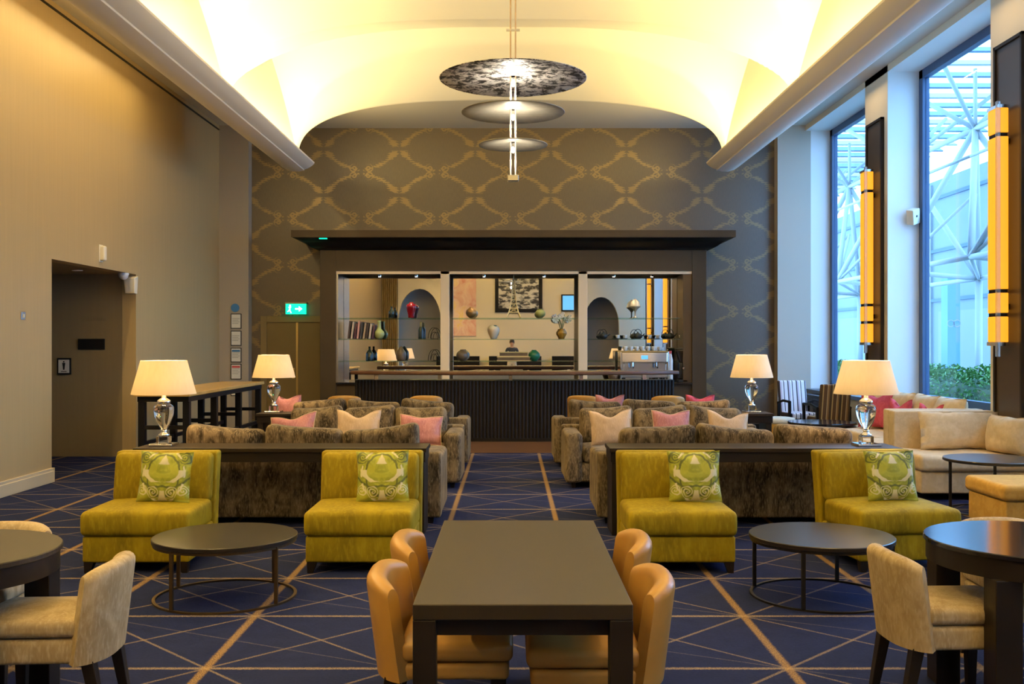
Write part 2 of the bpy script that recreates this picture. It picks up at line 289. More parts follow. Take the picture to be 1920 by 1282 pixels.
# ------------------------------------------------------------------ geometry helpers
class G:
    def __init__(s): s.v = []; s.f = []
    def add(s, vs, fs):
        o = len(s.v); s.v += [tuple(p) for p in vs]; s.f += [tuple(i+o for i in f) for f in fs]; return s
    def box(s, x0, x1, y0, y1, z0, z1):
        return s.add([(x0,y0,z0),(x1,y0,z0),(x1,y1,z0),(x0,y1,z0),(x0,y0,z1),(x1,y0,z1),(x1,y1,z1),(x0,y1,z1)],
                     [(0,3,2,1),(4,5,6,7),(0,1,5,4),(1,2,6,5),(2,3,7,6),(3,0,4,7)])
    def prism(s, poly, a0, a1, axis='z'):
        n = len(poly)
        def mk(p, t): return {'z': (p[0], p[1], t), 'y': (p[0], t, p[1]), 'x': (t, p[0], p[1])}[axis]
        vs = [mk(p, a0) for p in poly] + [mk(p, a1) for p in poly]
        return s.add(vs, [tuple(range(n))[::-1], tuple(range(n, 2*n))] + [(i, (i+1) % n, n+(i+1) % n, n+i) for i in range(n)])
    def lathe(s, prof, n=24, c=(0,0,0), closed=True):
        vs = []; fs = []; m = len(prof)
        for r, z in prof:
            for k in range(n):
                a = 2*PI*k/n; vs.append((c[0]+r*math.cos(a), c[1]+r*math.sin(a), c[2]+z))
        for i in range(m-1):
            for k in range(n):
                fs.append((i*n+k, i*n+(k+1) % n, (i+1)*n+(k+1) % n, (i+1)*n+k))
        if closed: fs.append(tuple(range(n))[::-1]); fs.append(tuple(range((m-1)*n, m*n)))
        return s.add(vs, fs)
    def tube(s, pts, r, n=8, r2=None):
        pts = [Vector(p) for p in pts]; vs = []; fs = []; m = len(pts)
        d0 = (pts[1]-pts[0]).normalized(); up = Vector((0,0,1)) if abs(d0.z) < .9 else Vector((1,0,0)); side = d0.cross(up).normalized()
        for i, p in enumerate(pts):
            d = (pts[min(i+1, m-1)]-pts[max(i-1, 0)]).normalized()
            side = (side - d*side.dot(d)).normalized(); up = side.cross(d)
            rad = r if r2 is None else r+(r2-r)*i/(m-1)
            for k in range(n):
                a = 2*PI*k/n; vs.append(p+side*math.cos(a)*rad+up*math.sin(a)*rad)
        for i in range(m-1):
            for k in range(n): fs.append((i*n+k, i*n+(k+1) % n, (i+1)*n+(k+1) % n, (i+1)*n+k))
        fs.append(tuple(range(n))[::-1]); fs.append(tuple(range((m-1)*n, m*n)))
        return s.add(vs, fs)
    def ring(s, r0, r1, z0, z1, n=48, c=(0,0)):
        vs = []; fs = []
        for k in range(n):
            a = 2*PI*k/n; ca, sa = math.cos(a), math.sin(a)
            vs += [(c[0]+r0*ca, c[1]+r0*sa, z0), (c[0]+r1*ca, c[1]+r1*sa, z0), (c[0]+r1*ca, c[1]+r1*sa, z1), (c[0]+r0*ca, c[1]+r0*sa, z1)]
        for k in range(n):
            i, j = 4*k, 4*((k+1) % n)
            for q in range(4): fs.append((i+q, j+q, j+(q+1) % 4, i+(q+1) % 4))
        return s.add(vs, fs)
    def taper(s, x, y, a0, a1, z0, z1, dx=0, dy=0):
        # square leg: half size a0 at the bottom, a1 at the top, foot shifted by dx, dy
        vs = [(x+dx+i*a0, y+dy+j*a0, z0) for i, j in ((-1,-1),(1,-1),(1,1),(-1,1))] + [(x+i*a1, y+j*a1, z1) for i, j in ((-1,-1),(1,-1),(1,1),(-1,1))]
        return s.add(vs, [(0,3,2,1),(4,5,6,7),(0,1,5,4),(1,2,6,5),(2,3,7,6),(3,0,4,7)])
    def soft(s, x0, x1, y0, y1, z0, z1, r=.04, n=5, fn=None):
        hx, hy, hz = (x1-x0)/2, (y1-y0)/2, (z1-z0)/2; c = Vector(((x0+x1)/2, (y0+y1)/2, (z0+z1)/2))
        r = min(r, hx*.98, hy*.98, hz*.98)
        def ax(h):
            e = [h-r, h-r*.62, h-r*.28, h]
            return [-q for q in e[::-1]] + [(-1+2*k/n)*(h-r) for k in range(1, n)] + e
        A = [ax(hx), ax(hy), ax(hz)]; H = (hx, hy, hz); idx = {}; vs = []; fs = []
        def vid(p):
            k = tuple(round(q, 6) for q in p)
            if k not in idx:
                q = [max(-H[i]+r, min(H[i]-r, p[i])) for i in range(3)]
                d = Vector([p[i]-q[i] for i in range(3)])
                o = Vector(q) + (d.normalized()*r if d.length > 1e-9 else d)
                o = o+c
                if fn: o = Vector(fn(o.x, o.y, o.z))
                idx[k] = len(vs); vs.append(o)
            return idx[k]
        for a in range(3):
            b_, c_ = (a+1) % 3, (a+2) % 3
            for sg in (-1, 1):
                for i in range(len(A[b_])-1):
                    for j in range(len(A[c_])-1):
                        q = []
                        for u_, v_ in ((i, j), (i+1, j), (i+1, j+1), (i, j+1)):
                            p = [0, 0, 0]; p[a] = sg*H[a]; p[b_] = A[b_][u_]; p[c_] = A[c_][v_]; q.append(vid(p))
                        fs.append(tuple(q) if sg > 0 else tuple(q[::-1]))
        return s.add(vs, fs)
    def build(s, name, mat, parent=None, smooth=False, bevel=0.0, seg=2):
        me = bpy.data.meshes.new(name); me.from_pydata(s.v, [], s.f); me.update()
        if isinstance(mat, str): mat = M(mat)
        me.materials.append(mat)
        if smooth: me.polygons.foreach_set('use_smooth', [True]*len(me.polygons))
        o = bpy.data.objects.new(name, me); COL.objects.link(o)
        if parent is not None: o.parent = parent
        if bevel:
            md = o.modifiers.new('bevel', 'BEVEL'); md.width = bevel; md.segments = seg; md.limit_method = 'ANGLE'; md.angle_limit = .6
        return o
def tag(o, label=None, cat=None, group=None, kind=None):
    if label: o['label'] = label
    if cat: o['category'] = cat
    if group: o['group'] = group
    if kind: o['kind'] = kind
    return o
def thing(name, label, cat, loc=(0,0,0), rz=0.0, group=None):
    o = bpy.data.objects.new(name, None); COL.objects.link(o); o.location = loc; o.rotation_euler = (0, 0, rz); o.empty_display_size = .1
    return tag(o, label, cat, group)
KIDS = {}
def copy_tree(o, parent=None):
    c = o.copy(); COL.objects.link(c)
    if parent is not None: c.parent = parent
    for ch in list(o.children): copy_tree(ch, c)
    return c
def struct(o, label=None):
    o['kind'] = 'structure'
    if label: o['label'] = label
    return o
def autosmooth(o, ang=.6):
    me = o.data; me.polygons.foreach_set('use_smooth', [True]*len(me.polygons))
    try: me.set_sharp_from_angle(angle=ang)
    except Exception: pass
    return o
F = 1900.0
def at(px, py, Y): return ((px-957)*Y/F, Y, 1.65+(643-py)*Y/F)

# ------------------------------------------------------------------ the room shell
XL, XR, YB, YR = -5.45, 5.52, 19.2, -4.75
ZC = 5.72
struct(G().box(-9, 6.06, YR-.3, YB+.3, -.10, 0).build('floor', 'carpet'), 'navy carpet woven with a gold lattice of crossing lines')
struct(G().box(-4.85, 4.95, 15.2, YB, 0, .006).build('floor_border', 'wood_floor'), 'strip of dark brown wood floor in front of the bar')
# left wall with the corridor opening
g = G().box(XL-.2, XL, YR, 12.04, 0, ZC).box(XL-.2, XL, 14.75, YB+.2, 0, ZC).box(XL-.2, XL, 12.04, 14.75, 2.65, ZC)
wl = struct(g.build('wall_left', 'left_wall_fabric'), 'golden fabric covered wall lit from a slot above')
G().box(XL, XL+.03, -4.7, 18.9, ZC-.10, ZC-.085).build('shadow_groove', 'black_paint', wl)
bl = struct(G().box(XL, XL+.022, YR, 12.04, 0, .17).box(XL, XL+.032, YR, 12.04, .0, .135).box(XL-.2, XL+.03, 12.04, 12.06, 0, .17).build('baseboard_left', 'baseboard_paint', None, bevel=.006), 'cream skirting board along the golden wall')
# corridor running off to the left
struct(G().box(-9, XL-.2, 14.75, 14.95, 0, 2.66).build('wall_corridor_far', 'corridor_paint'), 'dim brown corridor wall behind the opening')
struct(G().box(-9, XL-.2, 11.85, 12.04, 0, 2.66).build('wall_corridor_near', 'corridor_paint'))
struct(G().box(-9.2, -9, 11.85, 14.95, 0, 2.66).build('wall_corridor_end', 'corridor_paint'))
struct(G().box(-9, XL-.2, 12.04, 14.75, 2.65, 2.85).build('ceiling_corridor', 'corridor_paint'))
# back wall, pilasters
wb = struct(G().box(XL, XR+.1, YB, YB+.2, 0, ZC+.1).build('wall_back', 'wallpaper'), 'brown wallpaper wall with rings of gold damask scrolls')
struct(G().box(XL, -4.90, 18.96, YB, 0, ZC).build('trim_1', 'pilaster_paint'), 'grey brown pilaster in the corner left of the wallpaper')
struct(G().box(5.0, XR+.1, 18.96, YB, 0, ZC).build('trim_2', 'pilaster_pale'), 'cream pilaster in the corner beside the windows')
struct(G().box(-4.9, -4.64, 19.17, YB, 0, .12).box(3.6, 5.0, 19.17, YB, 0, .12).build('baseboard_back', 'black_paint'))
# ceilings
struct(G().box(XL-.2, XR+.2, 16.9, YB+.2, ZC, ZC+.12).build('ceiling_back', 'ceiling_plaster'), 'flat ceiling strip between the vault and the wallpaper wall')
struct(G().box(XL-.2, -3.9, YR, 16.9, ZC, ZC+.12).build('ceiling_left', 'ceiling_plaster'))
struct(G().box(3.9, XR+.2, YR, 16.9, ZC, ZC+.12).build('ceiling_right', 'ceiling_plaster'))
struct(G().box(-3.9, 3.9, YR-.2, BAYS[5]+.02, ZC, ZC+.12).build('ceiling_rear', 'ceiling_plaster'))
# groin vault
XV, SP, HB = 3.55, 4.70, 2.1
def ee(x): return max(0.0, 1-(min(1, abs(x)/XV))**2.8)**(1/2.8)
def vault(x, y):
    k = min(4, max(0, int((16.9-y)/4.2))); zc = BAYS[k]-HB; u = min(1.0, abs(y-zc)/HB); s = 1-u
    L = SP+(1.01+.53*s)*ee(x)
    R = 1.30+.35*max(0.0, 1-(abs(x)/XV)**5)
    T = SP+R*max(0.0, 1-u**1.1)**.8
    return max(L, T)
xs = [-XV+2*XV*i/150 for i in range(151)]
xs = sorted(set([round(q, 5) for q in xs] + [round(sg*(XV-d), 5) for sg in (-1, 1) for d in (.004, .012, .025)]))
ys = []
for k in range(5):
    zc = BAYS[k]-HB
    us = [0, .01, .02, .035] + [.05+.93*i/28 for i in range(29)] + [.99, .996, 1.0]
    ys += [zc+HB*q for q in us] + [zc-HB*q for q in us[1:]]
ys = sorted(set(round(q, 4) for q in ys))
g = G(); nx = len(xs)
vs = [(x, y, vault(x, y)) for y in ys for x in xs]
fs = [(j*nx+i, (j+1)*nx+i, (j+1)*nx+i+1, j*nx+i+1) for j in range(len(ys)-1) for i in range(nx-1)]
g.add(vs, fs)
va = struct(g.build('ceiling_vault', 'vault_plaster'), 'cream groin vault with curved ridges above the cove lights'); autosmooth(va, .35)
for sg, nm in ((-1, 'lunette_left'), (1, 'lunette_right')):
    g = G(); pts = [(sg*XV, y, vault(sg*XV, y)) for y in ys]
    g.add([(sg*XV, y, SP-.16) for y in ys] + pts, [(i, i+1, len(ys)+i+1, len(ys)+i) for i in range(len(ys)-1)])
    g.build(nm, 'vault_plaster', va)
g = G(); g.add([(x, 16.9, vault(x, 16.9)) for x in xs] + [(x, 16.9, 6.0) for x in xs] + [(x, 16.96, vault(x, 16.9)) for x in xs] + [(x, 16.96, 6.0) for x in xs],
    [(i, i+1, 2*nx+i+1, 2*nx+i) for i in range(nx-1)] + [(2*nx+i, 2*nx+i+1, 3*nx+i+1, 3*nx+i) for i in range(nx-1)])
g.build('end_arch', 'vault_plaster', va)
yr = BAYS[5]
G().add([(x, yr, vault(x, yr+.0005)) for x in xs] + [(x, yr, 6.0) for x in xs], [(i, i+1, nx+i+1, nx+i) for i in range(nx-1)]).build('rear_arch', 'vault_plaster', va)
# coves: rounded troughs hung under the springing on each side
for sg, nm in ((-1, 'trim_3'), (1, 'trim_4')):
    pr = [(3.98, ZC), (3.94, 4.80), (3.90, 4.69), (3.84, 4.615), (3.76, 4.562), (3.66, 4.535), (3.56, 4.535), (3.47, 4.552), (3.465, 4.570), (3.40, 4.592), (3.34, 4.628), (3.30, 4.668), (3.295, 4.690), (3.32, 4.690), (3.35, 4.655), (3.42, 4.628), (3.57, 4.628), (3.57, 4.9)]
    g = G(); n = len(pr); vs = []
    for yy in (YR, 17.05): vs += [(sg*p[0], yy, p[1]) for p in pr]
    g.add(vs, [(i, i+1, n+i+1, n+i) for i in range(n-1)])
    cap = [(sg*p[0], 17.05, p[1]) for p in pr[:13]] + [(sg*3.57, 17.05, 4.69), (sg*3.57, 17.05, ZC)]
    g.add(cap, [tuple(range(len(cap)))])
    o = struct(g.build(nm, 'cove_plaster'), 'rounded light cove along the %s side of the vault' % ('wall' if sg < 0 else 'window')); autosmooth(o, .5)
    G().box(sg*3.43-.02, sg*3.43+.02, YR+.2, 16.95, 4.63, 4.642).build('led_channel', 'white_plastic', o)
# rear wall with two arched niches
def arch_poly(x0, x1, zs, zt, n=14):
    c = (x0+x1)/2; r = (x1-x0)/2
    return [(x0, 0)] + [(c-r*math.cos(PI*k/n), zs+(zt-zs)*math.sin(PI*k/n)) for k in range(n+1)] + [(x1, 0)]
def arched_wall(x0, x1, y0, y1, ztop, openings, name, mat):
    bm = bmesh.new(); g = G(); cur = x0
    for (a, b_, zs, zt) in openings:
        g.box(cur, a, y0, y1, 0, ztop)
        ap = arch_poly(a, b_, zs, zt)[1:-1]
        g.prism(ap + [(b_, ztop), (a, ztop)], y0, y1, 'y'); cur = b_
    g.box(cur, x1, y0, y1, 0, ztop); bm.free()
    return g.build(name, mat)
wr = struct(arched_wall(XL-.2, XR+.2, YR-.3, YR, 6.5, [(-4.75, -2.95, 2.6, 3.95), (3.1, 4.6, 2.4, 3.6)], 'wall_rear', 'rear_plaster'), 'cream wall with two arched niches seen in the mirror')
G().box(-6, 6, YR-1.3, YR-1.2, 0, 5).box(-6, 6, YR-1.3, YR-.3, 4.9, 5.1).box(-6, -5.9, YR-1.3, YR-.3, 0, 5).box(5.9, 6, YR-1.3, YR-.3, 0, 5).box(-6, 6, YR-1.3, YR-.3, -.1, 0).build('niche_back', 'niche_grey', wr)
# window wall
wr2 = G().box(XR+.004, 6.05, YR, 18.96, 5.62, 6.2)
wrs = struct(wr2.build('wall_right', 'reveal_paint'), 'white band of wall above the tall windows')
PIERS = [(18.96, 19.4), (14.83, 15.77), (10.71, 11.65), (6.59, 7.53), (2.47, 3.41), (-1.65, -.71)]
for i, (a, b_) in enumerate(PIERS[1:]):
    G().box(XR+.004, 6.05, a, b_, 0, 5.62).build('pier', 'reveal_paint', wrs)
    G().box(XR, XR+.004, a, b_, 0, ZC).build('pier_face', 'pier_paint', wrs)
G().box(XR+.1, 6.05, 18.96, 19.4, 0, 5.62).build('pier', 'reveal_paint', wrs)
G().box(XR, XR+.004, YR, 18.96, 5.62, ZC).build('fascia', 'pier_paint', wrs)
for i, (a, b_) in enumerate(WINS):
    g = G().box(XR+.02, 6.05, a, b_, 0, .74); g.build('sill_wall', 'reveal_paint', wrs)
    G().box(XR-.03, 6.05, a, b_, .74, .80).build('sill_board', 'sill_blue', wrs)
    g = G(); x0, x1 = 5.98, 6.08
    g.box(x0, x1, a, a+.13, .8, 5.62).box(x0, x1, b_-.13, b_, .8, 5.62).box(x0, x1, a, b_, .8, .9).box(x0, x1, a, b_, 5.5, 5.62)
    o = struct(g.build('window_%d' % (i+1), 'frame_blue'), 'tall window in a dark blue frame, number %d counted from the bar' % (i+1))
    G().box(6.02, 6.032, a+.13, b_-.13, .9, 5.5).build('pane', 'window_glass', o)

# ------------------------------------------------------------------ sconces on the piers
zs_names = ['between the two windows nearest the bar', 'on the pier at the right picture edge', 'on the third pier from the bar', 'on the fourth pier from the bar', 'on the fifth pier from the bar']
for i, (a, b_) in enumerate(PIERS[1:]):
    yc = (a+b_)/2
    t = thing('wall_panel', 'dark bronze backing panel behind the amber wall light %s' % zs_names[i], 'panel', (XR, yc, 0), 0, 'backing panels on the piers')
    G().box(-.03, -.001, -.30, .26, .05, 4.95).build('board', 'panel_bronze', t)
    fr = G().box(-.055, -.001, .26, .30, .05, 4.99).box(-.055, -.001, -.34, -.30, .05, 4.99).box(-.055, -.001, -.34, .30, 4.95, 4.99); fr.build('edge_frame', 'espresso_wood', t, bevel=.004)
    t = thing('wall_sconce', 'tall amber wall light with clear rod, %s' % zs_names[i], 'wall light', (XR, yc, 0), 0, 'amber wall lights on the piers')
    z0, z1 = 1.52, 4.24; x0, x1 = -.20, -.08; y0, y1 = -.12, .12
    segs = [(z0+.14, z0+.42), (z0+.46, z0+.68), (z0+.72, z1-.33), (z1-.29, z1-.02)]
    for q0, q1 in segs:
        G().box(x0, x1, y0, y1, q0, q1).build('amber_glass', 'sconce_amber', t, bevel=.01)
    for q in (z0+.44, z0+.70, z1-.31):
        G().box(x0+.01, x1-.01, y0+.01, y1-.01, q-.022, q+.022).build('dark_band', 'black_paint', t)
    G().box(x0-.02, x0+.022, y0-.022, y0+.02, z0-.02, z1+.05).build('clear_rod', 'acrylic', t, bevel=.006)
    G().box(x0-.005, x1+.005, y0-.005, y1+.005, z1-.02, z1+.015).build('top_cap', 'chrome', t)
    G().box(x0-.005, x1+.005, y0-.005, y1+.005, z0+.10, z0+.14).build('bottom_cap', 'chrome', t)
    for q in (z0+.5, z1-.4): G().box(x1, -.034, -.05, .05, q, q+.06).build('wall_bracket', 'iron', t)

# ------------------------------------------------------------------ furniture builders
def soft(name, mat, parent, *a, **k): return G().soft(*a, **k).build(name, mat, parent, smooth=True)
def pillow_mesh(w, h, d, n=14, pinch=.10, chop=0.0, lean=0.0):
    g = G(); vs = []; fs = []
    for sgn in (-1, 1):
        for j in range(n+1):
            for i in range(n+1):
                u, v = -1+2*i/n, -1+2*j/n
                x = w/2*u*(1-pinch*(1-v*v)); z = h/2*v*(1-pinch*(1-u*u))
                z -= chop*math.exp(-(u/.45)**2)*max(0, v)**2 + (chop*lean*u*max(0, v) if lean else 0)
                t = d/2*(max(0, (1-u*u)*(1-v*v)))**.42
                vs.append((x, sgn*t + .012*noise.noise(Vector((u*2.3, v*2.3, sgn))), z))
    m = (n+1)**2
    for sgn in (0, 1):
        for j in range(n):
            for i in range(n):
                a = sgn*m+j*(n+1)+i; q = (a, a+1, a+n+2, a+n+1); fs.append(q if sgn == 0 else q[::-1])
    per = [i for i in range(n)] + [j*(n+1)+n for j in range(n)] + [n*(n+1)+n-i for i in range(n)] + [(n-j)*(n+1) for j in range(n)]
    for i in range(len(per)):
        a, b_ = per[i], per[(i+1) % len(per)]; fs.append((b_, a, a+m, b_+m))
    return g.add(vs, fs)
def throw_pillow(loc, w, h, d, mat, label, rx=0.0, rz=0.0, ry=0.0, chop=0.0, lean=0.0, group=None, pipe=None):
    t = thing('throw_pillow', label, 'pillow', loc, rz, group); t.rotation_euler = (rx, ry, rz)
    g = pillow_mesh(w, h, d, 16, .07, chop, lean); g.v = [(x, y, z+h/2) for x, y, z in g.v]
    g.build('cover', mat, t, smooth=True)
    if pipe:
        P_ = []
        for k in range(64):
            a = k/16; sd = int(a) % 4; f = a-int(a); u, v = [(-1+2*f, -1), (1, -1+2*f), (1-2*f, 1), (-1, 1-2*f)][sd]
            x = w/2*u*(1-.07*(1-v*v)); z = h/2*v*(1-.07*(1-u*u)); z -= chop*math.exp(-(u/.45)**2)*max(0, v)**2 + (chop*lean*u*max(0, v) if lean else 0)
            P_.append((x, 0, z+h/2))
        G().tube(P_+[P_[0]], .006, 6).build('piping', pipe, t, smooth=True)
    return t

def sofa(label, loc, rz, w=2.55, d=.95, tilts=(.02, .03, -.03), seed=1, mat='crushed_velvet', group='brown velvet sofas'):
    t = thing('velvet_sofa', label, 'sofa', loc, rz, group); aw = .20; iw = w-2*aw; hd = d/2
    soft('base', mat, t, -w/2+aw*.5, w/2-aw*.5, -hd+.03, hd-.02, .07, .29, r=.03)
    for s in (-1, 1):
        soft('arm', mat, t, min(s*w/2, s*(w/2-aw)), max(s*w/2, s*(w/2-aw)), -hd, hd-.10, .06, .63, r=.055)
    soft('back_frame', mat, t, -w/2, w/2, hd-.16, hd, .06, .66, r=.03)
    cw = iw/3; rnd = random.Random(seed)
    for k in range(3):
        x0 = -iw/2+k*cw
        soft('seat_cushion', mat, t, x0+.006, x0+cw-.006, -hd-.01, hd-.20, .29, .46, r=.05, fn=lambda x, y, z: (x, y, z+(.018*(1-((x-x0-cw/2)/(cw/2))**2) if z > .4 else 0)))
    for k in range(3):
        x0 = -iw/2+k*cw; tl = tilts[k]; ph = rnd.random()*6; xc = x0+cw/2
        def fn(x, y, z, xc=xc, tl=tl, ph=ph):
            q = (x-xc)/(cw/2); f = max(0, (z-.45)/.43)
            z2 = z + f*(tl*q + .022*abs(q)**2.2*(1 if tl*q >= 0 else .5) - .012) + .01*math.sin(5*x+ph)*f
            return (x + .012*math.sin(9*z+ph)*f, y + (.035*(1-q*q)*(-1 if y < hd-.27 else .4))*math.sin(PI*min(1, max(0, (z-.44)/.44))) + .09*f, z2)
        soft('back_cushion', mat, t, x0+.008, x0+cw-.008, hd-.36, hd-.13, .44, .885, r=.075, n=7, fn=fn)
    for sx in (-1, 1):
        for sy in (-1, 1): G().taper(sx*(w/2-.10), sy*(hd-.10), .022, .03, 0, .075).build('foot', 'dark_wood', t)
    return t

def slipper_chair(label, loc, rz=0.0):
    t = thing('slipper_chair', label, 'armchair', loc, rz, 'chartreuse slipper chairs'); w = .78; m = 'chartreuse_velvet'
    soft('base', m, t, -w/2+.01, w/2-.01, -.40, .36, .075, .265, r=.018)
    def sf(x, y, z):
        f = 1 if z > .40 else 0
        return (x, y - .012*math.sin(PI*min(1, max(0, (z-.26)/.19)))*(1 if y < -.2 else 0), z + .022*f*(1-(x/(w/2))**2)*(1-((y+.05)/.42)**2))
    soft('seat_cushion', m, t, -w/2, w/2, -.425, .20, .265, .445, r=.04, n=7, fn=sf)
    def bf(x, y, z): return (x*(1+.02*max(0, (z-.4))), y + .16*max(0, z-.30), z)
    soft('backrest', m, t, -w/2-.005, w/2+.005, .235, .35, .08, .80, r=.022, fn=bf)
    def cf(x, y, z):
        q = 1-(x/(w/2))**2; return (x, y + .16*max(0, z-.30) - .02*q*math.sin(PI*min(1, max(0, (z-.42)/.37))) + .004*math.sin(30*x+8*z), z)
    soft('back_cushion', m, t, -w/2+.015, w/2-.015, .13, .25, .42, .795, r=.045, n=9, fn=cf)
    for sx in (-1, 1):
        for sy, yy in ((-1, -.36), (1, .31)): G().taper(sx*(w/2-.055), yy, .020, .035, 0, .08, sx*.012, sy*.012).build('leg', 'dark_wood', t)
    return t

def curved_back(w, th, z0, z1, curl, lean, n=20):
    g = G(); ring = []; r = th/2
    prof = [(-r, z0), (-r, z0+(z1-z0)*.5), (-r, z1-r)] + [(-r*math.cos(PI*k/8), z1-r+r*math.sin(PI*k/8)) for k in range(1, 8)] + [(r, z1-r), (r, z0+(z1-z0)*.5), (r, z0)]
    for i in range(n+1):
        tt = -1+2*i/n; tt = math.sin(tt*PI/2*.92)/math.sin(PI/2*.92)
        x = tt*w/2; y = -curl*abs(tt)**3.2; dy = -curl*3.2*abs(tt)**2.2*(1 if tt > 0 else -1)/(w/2)
        nrm = Vector((-dy, 1)).normalized(); sh = 1-.35*abs(tt)**10
        for o, z in prof:
            f = (z-z0)/(z1-z0); zz = z-.028*abs(tt)**6*f - .012*tt*tt*f
            ring.append((x+nrm.x*o*sh, y+nrm.y*o*sh+lean*f, zz))
    m = len(prof); fs = []
    for i in range(n):
        for k in range(m): fs.append((i*m+k, i*m+(k+1) % m, (i+1)*m+(k+1) % m, (i+1)*m+k))
    fs.append(tuple(range(m))); fs.append(tuple(range(n*m, n*m+m))[::-1])
    return g.add(ring, fs)
def dining_chair(name, label, loc, rz, mat, legmat='dark_wood', fb=.31, top=.72, w=.47, group=None):
    # faces -Y; the backrest is at +Y
    t = thing(name, label, 'chair', loc, rz, group)
    soft('seat_frame', mat, t, -w/2+.004, w/2-.004, -.25, .20, fb, .415, r=.02)
    soft('seat_cushion', mat, t, -w/2-.004, w/2+.004, -.265, .17, .42, .495, r=.028, n=6, fn=lambda x, y, z: (x, y, z+(.016*(1-(x/(w/2))**2) if z > .46 else 0)))
    o = curved_back(w+.01, .085, fb, top, .085, .05).build('backrest', mat, t); o.data.flip_normals(); autosmooth(o, .9); o.location = (0, .235, 0)
    for s in (-1, 1):
        G().taper(s*(w/2-.045), -.205, .018, .027, 0, fb+.01).build('leg', legmat, t, bevel=.003)
        G().taper(s*(w/2-.045), .205, .018, .027, 0, fb+.01, 0, .06).build('leg', legmat, t, bevel=.003)
    return t

def table_lamp(label, loc, on=26):
    t = thing('table_lamp', label, 'lamp', loc, 0, 'crystal table lamps')
    G().box(-.10, .10, -.10, .10, 0, .02).build('foot_plate', 'chrome', t, bevel=.004)
    G().box(-.052, .052, -.052, .052, .02, .085).build('crystal_block', 'crystal', t, bevel=.006)
    G().lathe([(.045, .085), (.05, .095), (.03, .11), (.022, .125), (.03, .135)], 24).build('collar', 'chrome', t, smooth=True)
    G().lathe([(.022, .135), (.035, .155), (.062, .205), (.080, .265), (.086, .32), (.080, .345), (.06, .36), (.045, .365)], 32).build('urn', 'crystal', t, smooth=True)
    G().lathe([(.048, .365), (.058, .375), (.056, .395), (.036, .41), (.02, .418), (.018, .46)], 24).build('neck', 'chrome', t, smooth=True)
    pr = [(.275, .452), (.196, .745), (.192, .745), (.271, .452)]
    o = G().lathe(pr+[pr[0]], 48, closed=False).build('lamp_shade', 'lamp_shade', t, smooth=True); autosmooth(o, 1.0)
    G().tube([(.19, 0, .735), (-.19, 0, .735)], .004, 6).tube([(0, .19, .735), (0, -.19, .735)], .004, 6).build('shade_spider', 'brass', t)
    G().lathe([(.014, .47), (.03, .50), (.036, .54), (.025, .575), (.005, .59)], 16).build('bulb', 'bulb', t, smooth=True)
    light('POINT', 'lamp_light', (loc[0], loc[1], loc[2]+.60), on, (1, .66, .30), shadow_soft_size=.05)
    return t

# ------------------------------------------------------------------ front: rectangular table and leather chairs
t = thing('dining_table', 'rectangular dark oak dining table with thick square legs in the foreground', 'table', (.043, 4.32, 0))
G().box(-.38, .38, -.83, .83, .695, .75).build('tabletop', 'matt_oak', t, bevel=.004)
for sx in (-1, 1):
    for sy in (-1, 1): G().box(sx*.345-.045+(.01 if sx < 0 else 0), sx*.345+.035+(.01 if sx < 0 else 0), sy*.79-.04, sy*.79+.04, 0, .695).build('leg', 'dark_wood', t, bevel=.004)
for sy in (-1, 1): G().box(-.31, .31, sy*.76-.02, sy*.76+.02, .63, .694).build('apron', 'dark_wood', t)
lg = 'tan leather chairs at the oak table'
dining_chair('leather_chair', 'tan leather chair at the near left side of the rectangular oak table', (-.255, 4.13, 0), PI/2, 'tan_leather', fb=.35, top=.745, group=lg)
dining_chair('leather_chair', 'tan leather chair at the far left side of the rectangular oak table', (-.245, 4.83, 0), PI/2, 'tan_leather', fb=.35, top=.745, group=lg)
dining_chair('leather_chair', 'tan leather chair at the near right side of the rectangular oak table', (.325, 4.05, 0), -PI/2, 'tan_leather', fb=.35, top=.745, group=lg)
dining_chair('leather_chair', 'tan leather chair at the far right side of the rectangular oak table', (.345, 4.83, 0), -PI/2, 'tan_leather', fb=.35, top=.745, group=lg)

# round dining tables at the two front corners
def round_table(label, x, y, mat, r=.485):
    t = thing('round_table', label, 'table', (x, y, 0), 0, 'round dining tables')
    G().lathe([(r-.004, .725), (r, .729), (r, .746), (r-.004, .75)], 72).build('tabletop', mat, t)
    autosmooth(G().lathe([(r-.012, .64), (r-.012, .725)], 72).build('apron', 'dark_wood', t), .6)
    for sx in (-1, 1):
        for sy in (-1, 1): G().box(sx*.30-.058, sx*.30+.058, sy*.30-.058, sy*.30+.058, 0, .64).build('leg', 'dark_wood', t, bevel=.004)
    return t
round_table('round matt dark dining table cut off by the left edge of the picture', -2.48, 4.42, 'matt_oak')
round_table('round glossy black dining table reflecting the windows at the right edge', 2.42, 4.66, 'black_gloss')
vg = 'beige velvet dining chairs'
dining_chair('velvet_chair', 'beige velvet chair with dark legs beside the left round table, seen from its back', (-1.99, 4.42, 0), -PI/2+.06, 'beige_velvet', w=.43, group=vg)
dining_chair('velvet_chair', 'beige velvet chair on the far side of the left round table', (-2.60, 5.02, 0), .05, 'beige_velvet', w=.43, group=vg)
dining_chair('velvet_chair', 'beige velvet chair with dark legs beside the right round table, seen from its back', (1.98, 4.62, 0), PI/2+.04, 'beige_velvet', w=.43, group=vg)
dining_chair('velvet_chair', 'beige velvet chair on the far side of the right round table', (2.58, 5.14, 0), -.03, 'beige_velvet', w=.43, group=vg)

